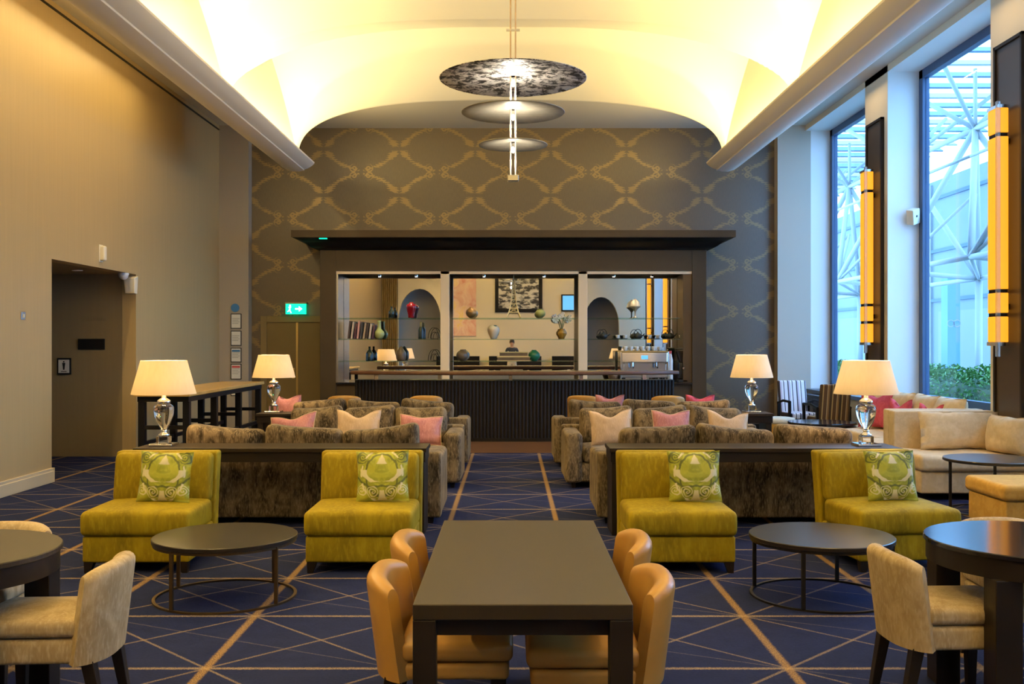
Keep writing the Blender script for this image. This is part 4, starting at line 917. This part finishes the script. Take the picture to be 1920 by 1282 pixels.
t = thing('light_switch', 'small steel switch plate on the golden wall left of the corridor', 'switch', (XL, 11.32, at(0,592,11.32)[2]), 0)
G().box(.001, .012, -.045, .045, -.045, .045).build('plate', 'steel', t, bevel=.003); G().box(.012, .02, -.012, .012, -.02, .02).build('rocker', 'white_plastic', t)
# notices on the left pilaster
YP = 18.96; ng = 'framed notices on the pilaster'
t = thing('safety_disc', 'round blue sign above the column of framed notices', 'sign', (at(441,0,YP)[0], YP, at(0,577,YP)[2]), 0); o = G().lathe([(.078, .001), (.078, .01)], 28).build('disc', 'blue_sign', t); o.rotation_euler = (PI/2, 0, 0)
for i, (y0, y1, lab, hd) in enumerate(((588, 616, 'white framed notice, topmost under the blue disc', None), (620, 648, 'grey framed notice, second under the blue disc', None), (652, 679, 'framed notice with blue heading, third under the blue disc', 'blue_sign'), (682, 711, 'framed notice with red heading, fourth under the blue disc', 'red_print'), (724, 742, 'small framed notice lowest on the pilaster', 'blue_sign'))):
    t, w, h_ = sign_wall('framed_notice', lab, 'notice', at(433,0,YP)[0], at(453,0,YP)[0], at(0,y1,YP)[2], at(0,y0,YP)[2], YP, 'black_plastic', .018, ng)
    G().box(-w+.014, w-.014, -.021, -.017, -h_+.014, h_-.014).build('sheet', 'paper', t)
    if hd: G().box(-w+.025, w-.025, -.0225, -.020, h_-.075, h_-.035).build('heading', hd, t)
    for k in range(4):
        z = h_-.095-.03*k
        if z > -h_+.03: G().box(-w+.03, w-.035-.02*(k % 2), -.0222, -.0205, z, z+.008).build('text_line', 'grey_print', t)
# double door and exit sign
t = struct(G().box(-4.72, -4.60, 19.13, YB, 0, 2.16).box(-3.52, -3.46, 19.13, YB, 0, 2.16).box(-4.60, -3.52, 19.13, YB, 2.04, 2.16).build('trim_5', 'door_trim', None, bevel=.006), 'brown frame around the double door')
for i, (a, b_) in enumerate(((-4.60, -4.045), (-4.01, -3.52))):
    d = struct(G().box(a, b_, 19.155, YB, .01, 2.04).build('door_%d' % (i+1), 'door_olive', None, bevel=.004), 'olive brown %s leaf of the double door' % ('left' if i == 0 else 'right'))
    if i == 0:
        G().box(b_-.006, b_+.034, 19.145, 19.185, .01, 2.04).build('brass_astragal', 'brass', d)
        G().tube([(b_-.06, 19.155, 1.08), (b_-.06, 19.11, 1.08), (b_-.15, 19.11, 1.08)], .009, 8).build('door_handle', 'brass', d); G().box(b_-.085, b_-.035, 19.148, 19.156, .98, 1.18).build('handle_plate', 'brass', d)
ye = 19.05; t = thing('exit_sign', 'lit green exit sign with running figure above the double door', 'sign', (at(555,0,ye)[0], ye, at(0,579,ye)[2]), 0)
G().box(-.20, .20, -.03, .149, .095, .125).build('top_bracket', 'pewter', t); G().box(-.19, .19, -.03, .03, -.10, .10).build('lit_panel', 'exit_green', t, bevel=.006)
fg = G()
fg.prism([(-.105+.018*math.cos(2*PI*k/12), .06+.018*math.sin(2*PI*k/12)) for k in range(12)], -.0345, -.0302, 'y')
for poly in ([(-.135, .035), (-.085, .04), (-.085, .025), (-.135, .02)], [(-.12, .035), (-.095, .035), (-.10, -.02), (-.125, -.02)], [(-.125, -.02), (-.105, -.02), (-.075, -.075), (-.092, -.08)], [(-.125, -.02), (-.105, -.015), (-.145, -.06), (-.158, -.05)]): fg.prism(poly, -.0345, -.0302, 'y')
fg.build('running_figure', 'exit_white', t)
G().prism([(-.01, .013), (.06, .013), (.06, .05), (.125, 0), (.06, -.05), (.06, -.013), (-.01, -.013)], -.0345, -.0302, 'y').build('arrow', 'exit_white', t)
# high table along the left wall
t = thing('high_table', 'tall black table with golden stone top along the left wall', 'table', (-4.20, 14.05, 0), 0)
G().box(-.34, .34, -1.85, 1.85, 1.005, 1.05).build('stone_top', 'onyx_top', t, bevel=.006); G().box(-.31, .31, -1.80, 1.80, .94, 1.005).build('apron', 'black_paint', t)
for y in (-1.74, -.6, .6, 1.74):
    for s in (-1, 1): G().box(s*.27-.04, s*.27+.04, y-.04, y+.04, 0, .94).build('leg', 'black_paint', t, bevel=.003)
    G().box(-.23, .23, y-.02, y+.02, .60, .65).build('cross_rail', 'black_paint', t); G().box(-.23, .23, y-.02, y+.02, .22, .27).build('cross_rail', 'black_paint', t)
for s in (-1, 1): G().box(s*.27-.02, s*.27+.02, -1.70, 1.70, .40, .45).build('side_rail', 'black_paint', t)

# ------------------------------------------------------------------ right: linen sofas, tables, stools, striped chairs
def lsoft(t, nm, mat, *a, **k): return soft(nm, mat, t, *a, **k)
t = thing('corner_sofa', 'oatmeal linen corner sofa beside the far right chartreuse chair', 'sofa', (0, 0, 0), 0, 'linen corner sofas')
lsoft(t, 'base', 'linen', 4.30, 5.44, 10.62, 11.52, .07, .30, r=.02); lsoft(t, 'seat_cushion', 'linen', 4.28, 5.44, 10.58, 11.40, .30, .47, r=.05, fn=lambda x, y, z: (x, y, z+.01*math.sin(x*9)*(z > .42)))
lsoft(t, 'back_frame', 'linen', 4.32, 5.46, 11.42, 11.58, .07, .885, r=.02); lsoft(t, 'side_frame', 'linen', 5.40, 5.49, 10.60, 11.42, .07, .80, r=.02)
def plump(w, h, d, seed): 
    g = pillow_mesh(w, h, d, 18, .04); g.v = [(x, y+.012*noise.noise(Vector((x*7+seed, z*9, y))), z+h/2+.012*noise.noise(Vector((x*6, seed, z*5)))) for x, y, z in g.v]; return g
o = plump(.90, .42, .26, 1).build('back_cushion', 'linen', t, smooth=True); o.location = (4.99, 11.22, .475); o.rotation_euler = (-.20, 0, 0)
o = plump(.72, .40, .26, 4).build('back_cushion', 'linen', t, smooth=True); o.location = (5.26, 10.74, .475); o.rotation_euler = (-.12, 0, -PI/2+.12)
t = thing('ottoman', 'mustard linen ottoman cut off by the right edge of the picture', 'ottoman', (0, 0, 0), 0)
lsoft(t, 'base', 'linen_gold', 4.18, 4.95, 8.55, 9.25, .06, .31, r=.015); lsoft(t, 'cushion', 'linen_gold', 4.15, 4.98, 8.52, 9.28, .31, .45, r=.045)
for sx_ in (4.24, 4.88):
    for sy_ in (8.62, 9.18): G().taper(sx_, sy_, .02, .03, 0, .065).build('foot', 'dark_wood', t)
t = thing('side_table', 'round dark table with thin leg before the linen corner sofa', 'table', (4.86, 9.83, 0), 0)
t.location = (4.68, 9.86, 0)
autosmooth(G().lathe([(.43, .500), (.44, .505), (.44, .525), (.435, .53)], 64).build('tabletop', 'smoked_oak', t), .5)
for k in range(3):
    a = PI+k*2*PI/3; G().box(-.011, .011, -.011, .011, 0, .5).build('leg', 'iron', t).location = (.40*math.cos(a), .40*math.sin(a), 0)
G().ring(.385, .41, .012, .024, 56).build('floor_ring', 'iron', t)
# rear linen sofa along the window
t = thing('corner_sofa', 'pale linen sofa along the window with loose cushions behind the corner sofa', 'sofa', (0, 0, 0), 0, 'linen corner sofas')
lsoft(t, 'back_frame', 'linen', 4.36, 5.46, 11.68, 11.86, .07, .885, r=.02); lsoft(t, 'base', 'linen_gold', 4.34, 5.28, 11.86, 12.75, .07, .28, r=.02); lsoft(t, 'seat_cushion', 'linen', 4.34, 5.28, 11.86, 12.75, .28, .46, r=.05)
lsoft(t, 'return_base', 'linen_gold', 4.66, 5.28, 12.75, 14.72, .07, .28, r=.02); lsoft(t, 'return_seat', 'linen', 4.64, 5.28, 12.75, 14.72, .28, .46, r=.05); lsoft(t, 'side_frame', 'linen', 5.28, 5.47, 11.86, 14.75, .07, .66, r=.02)
for k in range(4):
    o = plump(.72, .54, .28, 10+k).build('back_cushion', 'linen', t, smooth=True); o.location = (5.19, 12.15+.70*k, .47); o.rotation_euler = (-.22, 0, -PI/2)
throw_pillow((5.06, 14.05, .47), .54, .54, .18, 'rose_velvet', 'rose pink pillow standing on the window sofa, nearest the amber light', rx=-.15, rz=-.9, chop=.10, group='rose pillows on the window sofa')
throw_pillow((4.98, 13.05, .47), .40, .47, .15, 'rose_velvet', 'rose pink pillow peak showing over the sofa back, left of the pair', rx=-.15, rz=-1.2, chop=.10, group='rose pillows on the window sofa')
throw_pillow((5.04, 12.25, .47), .40, .455, .15, 'rose_velvet', 'rose pink pillow peak showing over the sofa back, right of the pair', rx=-.15, rz=-1.2, chop=.10, group='rose pillows on the window sofa')
# cafe corner before the blue wall
def stool(label, x, y):
    t = thing('pouf', label, 'stool', (x, y, 0), 0, 'round cream poufs')
    autosmooth(G().lathe([(.27, .04), (.275, .33)], 40).build('drum', 'linen_gold', t), .6); G().lathe([(.27, .33), (.285, .345), (.285, .39), (.27, .415), (.2, .428), (.08, .432)], 40).build('cushion', 'cream_cloth', t, smooth=True)
    for k in range(3):
        a = k*2.09; G().lathe([(.022, 0), (.022, .04)], 10, (.2*math.cos(a), .2*math.sin(a), 0)).build('foot', 'dark_wood', t)
stool('round cream pouf left of the blue topped cafe table', 4.42, 16.75); stool('round cream pouf behind the cafe table, before the brown striped chair', 4.98, 15.6)
t = thing('cafe_table', 'round black gloss cafe table before the striped chairs', 'table', (4.47, 14.55, 0), 0)
autosmooth(G().lathe([(.465, .485), (.475, .49), (.475, .515), (.47, .52)], 64).build('tabletop', 'black_gloss', t), .5); G().lathe([(.20, 0), (.20, .015), (.03, .03), (.03, .485)], 28).build('pedestal', 'iron', t)
def striped_chair(label, loc, rz, mat):
    t = thing('striped_chair', label, 'armchair', loc, rz, 'striped armchairs')
    soft('seat_cushion', mat, t, -.24, .24, -.26, .22, .36, .47, r=.03); o = soft('backrest', mat, t, -.25, .25, .17, .26, .40, 1.0, r=.025, fn=lambda x, y, z: (x, y+.16*(z-.4), z))
    G().box(-.24, .24, -.25, .22, .31, .36).build('seat_rail', 'black_paint', t)
    for s in (-1, 1):
        G().tube([(s*.285, -.28, .66), (s*.285, .0, .67), (s*.275, .24, .62)], .022, 8).build('armrest', 'black_paint', t)
        G().box(s*.285-.02, s*.285+.02, -.28, -.24, 0, .655).build('leg', 'black_paint', t); G().box(s*.27-.02, s*.27+.02, .20, .24, 0, .62).build('leg', 'black_paint', t)
striped_chair('white and navy striped armchair facing the camera beside the blue lit wall', (4.94, 17.35, 0), .15, 'stripe_white')
striped_chair('brown and gold striped chair seen from behind near the last window', (5.04, 15.15, 0), PI+.0, 'stripe_brown')
bpy.data.objects['striped_chair.001'].location = (5.10, 16.30, 0)
bpy.data.objects['striped_chair.001'].rotation_euler.z = PI+.12
t = thing('service_desk', 'low dark blue cabinet under the last window', 'cabinet', (5.43, 17.6, 0), 0)
G().box(-.08, .08, -.9, .9, .05, .69).build('carcass', 'sill_blue', t, bevel=.006); G().box(-.10, .09, -.92, .92, .69, .73).build('top', 'sill_blue', t, bevel=.004)
for k in range(3): 
    d = G().box(-.092, -.08, -.87+.59*k, -.31+.59*k, .09, .67).build('door', 'sill_blue', t); G().box(-.105, -.092, -.36+.59*k, -.34+.59*k, .35, .50).build('handle', 'chrome', d)
t = thing('wall_speaker', 'beige box loudspeaker angled on the white window reveal', 'speaker', (at(1712,0,14.7)[0], 14.78, at(0,404,14.7)[2]), 0); t.rotation_euler = (.2, -.32, .5)
G().box(-.075, .075, -.10, .02, -.11, .11).build('case', 'white_plastic', t, bevel=.008); o = G().lathe([(.016, 0), (.016, .006)], 14).build('driver', 'black_plastic', t); o.rotation_euler = (PI/2, 0, 0); o.location = (0, -.099, .01)
G().box(-.02, .02, .02, .05, -.03, .03).build('bracket', 'white_plastic', t)

# ------------------------------------------------------------------ outside the windows
struct(G().box(6.06, 40, -20, 60, -.3, -.05).build('ground_outside', 'paving'), 'pale paving outside the windows')
t = struct(G().box(13.0, 13.3, 21, 60, -.05, 6.6).build('wall_outside', 'facade_blue'), 'pale blue building front across the court')
for k in range(8):
    y = 22+k*4.6; G().box(12.93, 13.0, y, y+.10, 0, 6.5).build('pilaster_strip', 'truss_white', t)
    G().box(12.96, 13.0, y+.6, y+4.1, .3, 2.6).build('shop_window', 'roof_light', t)
for z in (2.9, 4.4, 6.0): G().box(12.94, 13.0, 21, 60, z, z+.10).build('string_course', 'roof_slat', t)
t = struct(G().box(8.6, 9.0, -14, 8.6, -.05, 9.5).build('wall_outside_added', 'facade_pale'), 'added pale wall outside that holds daylight off the nearer windows')  # out of view, added to block sky light at the windows near the camera
for k in range(5): G().box(8.56, 8.6, -12.5+4*k, -10.5+4*k, 1.0, 3.4).build('shop_window', 'roof_light', t)  # panes on the added light-blocking wall
t = thing('space_frame', 'white tubular space frame canopy outside the windows', 'canopy', (0, 0, 0), 0)
MY = 3.6
def strut(p, q, r=.055): G().tube([p, q], r, 8).build('strut', 'truss_white', t, smooth=True)
for k in range(7):
    y = 14.0+MY*k; hub = (8.9, y+MY/2, 5.75); lo = [(8.0, y, 3.15), (8.0, y+MY, 3.15), (9.8, y, 3.0), (9.8, y+MY, 3.0)]
    for p in lo: strut(p, hub, .06)
    strut((8.0, y, 3.15), (8.0, y+MY, 3.15), .05); strut((9.8, y, 3.0), (9.8, y+MY, 3.0), .05); strut((8.0, y, 3.15), (9.8, y, 3.0), .05); strut((8.0, y, 3.15), (9.8, y+MY, 3.0), .04)
    strut(hub, (8.9, y+MY*1.5, 5.75), .06); strut(hub, (7.6, y+MY/2-1.2, 7.0), .045); strut(hub, (10.4, y+MY/2+1.2, 7.0), .045); strut(hub, (7.6, y+MY/2+1.2, 7.0), .045); strut(hub, (10.4, y+MY/2-1.2, 7.0), .045); strut(hub, (8.9, y+MY/2, 6.9), .04)
    strut((8.0, y, 3.15), (8.9, y+MY/2, 4.5), .035); strut((8.0, y+MY, 3.15), (8.9, y+MY/2, 4.5), .035); strut((8.0, y, 4.9), (8.0, y+MY, 4.9), .03)
    if k % 2 == 0: strut((9.8, y, -.05), (9.8, y, 3.0), .08)
t = thing('louvre_roof', 'slatted glass roof above the court outside', 'roof', (0, 0, 0), 0)
for k in range(30):
    y = 15.2+k*.95; o = G().box(7.0, 12.9, -.22, .22, -.02, .02).build('slat', 'roof_slat' if k % 3 else 'roof_light', t); o.location = (0, y, 7.4+.004*k); o.rotation_euler = (.45, 0, 0)
t = thing('banner_post', 'blue banner pillar with interlocked ring emblem outside the second window', 'banner', (10.6, 24.4, 0), 0)
G().box(-.15, .15, -.18, .18, -.05, 3.2).build('post', 'banner_blue', t)
for s in (-.075, .075):
    o = G().ring(.07, .09, 0, .01, 24).build('emblem_ring', 'truss_white', t); o.rotation_euler = (PI/2, 0, 0); o.location = (s, -.181, 2.12)
# hedge: many leaves
t = thing('hedge', 'leafy green hedge outside the windows', 'hedge', (0, 0, 0), 0)
G().soft(8.05, 9.35, 10.0, 30.0, -.05, .95, r=.3).build('hedge_core', 'soil_green', t, smooth=True)
rnd = random.Random(11); g = G()
for k in range(16000):
    y = rnd.uniform(10, 30); a = rnd.uniform(-.2, 2.6); x = 8.7-.72*math.cos(a)+rnd.uniform(-.08, .08); z = .42+.68*max(-.4, math.sin(a))+.12*noise.noise(Vector((x*2, y*1.3, 0)))+rnd.uniform(-.1, .1)
    if z < 0: z = rnd.uniform(0, .5)
    s = rnd.uniform(.03, .06); d = Vector((rnd.uniform(-1, 1), rnd.uniform(-1, 1), rnd.uniform(-.6, 1))).normalized(); e = d.cross(Vector((rnd.random(), rnd.random(), 1))).normalized(); c_ = Vector((x, y, z))
    g.add([c_-d*s, c_+e*s*.5, c_+d*s, c_-e*s*.5], [(0, 1, 2, 3)])
o = g.build('leaves', 'leaf_green', t); o['kind'] = 'stuff'

# ------------------------------------------------------------------ rear end of the room, seen in the bar mirror
t = thing('wall_painting', 'tall abstract pink painting on the rear wall, seen in the mirror', 'painting', (-1.95, YR, 3.3), 0)
G().box(-.5, .5, .001, .04, -1.35, 1.3).build('canvas', 'abstract_pink', t)
t = thing('wall_photo', 'large black framed monochrome photograph on the rear wall, seen in the mirror', 'picture', (.35, YR, 3.75), 0)
G().box(-1.0, 1.0, .001, .05, -.8, .8).build('frame', 'black_paint', t); G().box(-.85, .85, .05, .055, -.65, .65).build('print', 'mono_photo', t)
t = thing('wall_screen', 'black wall screen showing blue on the rear wall, seen in the mirror', 'screen', (2.55, YR, 3.35), 0)
G().box(-.40, .40, .001, .06, -.36, .36).build('case', 'black_plastic', t); G().box(-.34, .34, .06, .064, -.30, .30).build('panel', 'screen_blue', t)
t = thing('curtain', 'brown gold textured curtain at one end of the rear wall, reflected in the mirror', 'curtain', (-5.08, YR+.03, 0), 0)
g = G(); N2 = 60; vs = []
for j in (0, 1):
    for i in range(N2+1):
        a = i/N2; vs.append((-.35+.66*a, .07+.045*math.sin(a*2*PI*8), .02 if j == 0 else 5.4))
for j in (0, 1):
    for i in range(N2+1):
        a = i/N2; vs.append((-.35+.66*a, .055+.045*math.sin(a*2*PI*8), .02 if j == 0 else 5.4))
m2 = N2+1; g.add(vs, [(i, i+1, m2+i+1, m2+i) for i in range(N2)] + [(2*m2+i+1, 2*m2+i, 3*m2+i, 3*m2+i+1) for i in range(N2)])
g.build('cloth', 'curtain_brown', t, smooth=True); G().tube([(-.36, .06, 5.43), (.33, .06, 5.43)], .02, 8).build('rod', 'brass', t)
for x, w_, lab in ((-2.2, .9, 'black sideboard under the pink painting, seen in the mirror'), (.2, 1.1, 'long low black sideboard under the framed photograph, seen in the mirror'), (2.3, .55, 'small black cabinet under the wall screen, seen in the mirror')):
    t = thing('sideboard', lab, 'cabinet', (x, YR+.3, 0), 0, 'black sideboards at the rear wall')
    G().box(-w_, w_, -.22, .2, .08, 1.1).build('carcass', 'black_paint', t, bevel=.006)
    for k in range(2):
        d = G().box(-w_+.02+k*w_, -.02+k*w_, .2, .215, .1, 1.08).build('door', 'black_paint', t); G().box(-.05+k*.06-.0, -.04+k*.06, .215, .23, .5, .7).build('handle', 'chrome', d)
    for s in (-1, 1): G().box(s*(w_-.06)-.03, s*(w_-.06)+.03, -.15, .15, 0, .08).build('foot', 'black_paint', t)

# person with a camera, standing behind the viewpoint, seen only in the mirror
def person():
    t = thing('person', 'person in dark T-shirt and khaki shorts holding a camera, reflected in the mirror', 'person', (.06, -1.25, 0), 0)
    J = [((0, 0, .98), .150), ((0, .0, 1.12), .135), ((0, -.01, 1.30), .160), ((0, -.01, 1.43), .130), ((0, 0, 1.51), .058), ((0, .015, 1.565), .062), ((0, .025, 1.65), .092), ((0, .02, 1.73), .082),
         ((.19, -.01, 1.42), .064), ((.25, -.02, 1.16), .045), ((.14, .17, 1.17), .038), ((.07, .25, 1.24), .030), ((-.19, -.01, 1.42), .064), ((-.25, -.02, 1.16), .045), ((-.14, .17, 1.17), .038), ((-.07, .25, 1.24), .030),
         ((.10, 0, .90), .105), ((.12, .02, .50), .062), ((.12, -.01, .10), .042), ((.13, .12, .035), .036), ((-.10, 0, .90), .105), ((-.12, .02, .50), .062), ((-.12, -.01, .10), .042), ((-.13, .12, .035), .036)]
    E = [(0,1),(1,2),(2,3),(3,4),(4,5),(5,6),(6,7),(3,8),(8,9),(9,10),(10,11),(3,12),(12,13),(13,14),(14,15),(0,16),(16,17),(17,18),(18,19),(0,20),(20,21),(21,22),(22,23)]
    base = len(J)
    for s, hi in ((1, 11), (-1, 15)):
        for k in range(5):
            b0 = Vector(J[hi][0]); zz = .035-.018*k
            if k == 4: p = [b0+Vector((-s*.005, .03, .035)), b0+Vector((-s*.03, .045, .05))]
            else: p = [b0+Vector((s*.012, .045, zz-.01)), b0+Vector((-s*.02, .075-.004*abs(k-1), zz-.01)), b0+Vector((-s*.05, .065, zz-.01))]
            prev = hi
            for q in p: J.append((tuple(q), .0095)); E.append((prev, len(J)-1)); prev = len(J)-1
    me = bpy.data.meshes.new('body'); me.from_pydata([j[0] for j in J], E, []); me.update()
    o = bpy.data.objects.new('body', me); COL.objects.link(o)
    md = o.modifiers.new('skin', 'SKIN'); md.use_smooth_shade = True
    for i, sv in enumerate(me.skin_vertices[0].data): sv.radius = (J[i][1], J[i][1]*(.72 if i in (1, 2, 3) else 1.0)); sv.use_root = (i == 0)
    md2 = o.modifiers.new('sub', 'SUBSURF'); md2.levels = 2; md2.render_levels = 2
    dg = bpy.context.evaluated_depsgraph_get(); m3 = bpy.data.meshes.new_from_object(o.evaluated_get(dg)); bpy.data.objects.remove(o)
    for nm in ('skin', 'shirt_navy', 'shorts_khaki', 'black_plastic'): m3.materials.append(M(nm))
    for p in m3.polygons:
        c_ = p.center; p.use_smooth = True
        if c_.z < .085: k = 3
        elif c_.z < .50: k = 0
        elif c_.z < .99 and abs(c_.x) < .23 and c_.y < .13: k = 2
        elif c_.z < 1.475 and (abs(c_.x) < .20 or c_.z > 1.24) and c_.y < .12: k = 1
        else: k = 0
        p.material_index = k
    o = bpy.data.objects.new('body', m3); COL.objects.link(o); o.parent = t
    hr = G().lathe([(.001, 1.80), (.05, 1.795), (.082, 1.765), (.094, 1.715), (.092, 1.67), (.084, 1.64)], 20, (0, .008, 0), closed=False); hr.build('hair', 'hair_dark', t, smooth=True)
    for s in (-1, 1): G().lathe([(.004, -.011), (.011, 0), (.004, .011)], 10, (s*.033, .108, 1.665)).build('eye', 'black_plastic', t, smooth=True); G().soft(s*.094-.010, s*.094+.010, .0, .03, 1.63, 1.69, r=.009, n=2).build('ear', 'skin', t, smooth=True)
    G().add([(-.014, .112, 1.615), (.014, .112, 1.615), (0, .138, 1.62), (0, .112, 1.67)], [(0, 1, 2), (0, 2, 3), (1, 3, 2)]).build('nose', 'skin', t); G().box(-.026, .026, .10, .112, 1.584, 1.592).build('mouth', 'pink_velvet', t)
    c = thing('handheld_camera', 'small black camera held by the person reflected in the mirror', 'camera', (.06, -.93, 1.22), 0)
    G().box(-.055, .055, -.03, .03, -.03, .045).build('camera_body', 'black_plastic', c, bevel=.006); o = G().lathe([(.03, 0), (.03, .05), (.026, .055)], 20).build('lens', 'black_plastic', c); o.rotation_euler = (-PI/2, 0, 0); o.location = (0, .03, .005)
person()
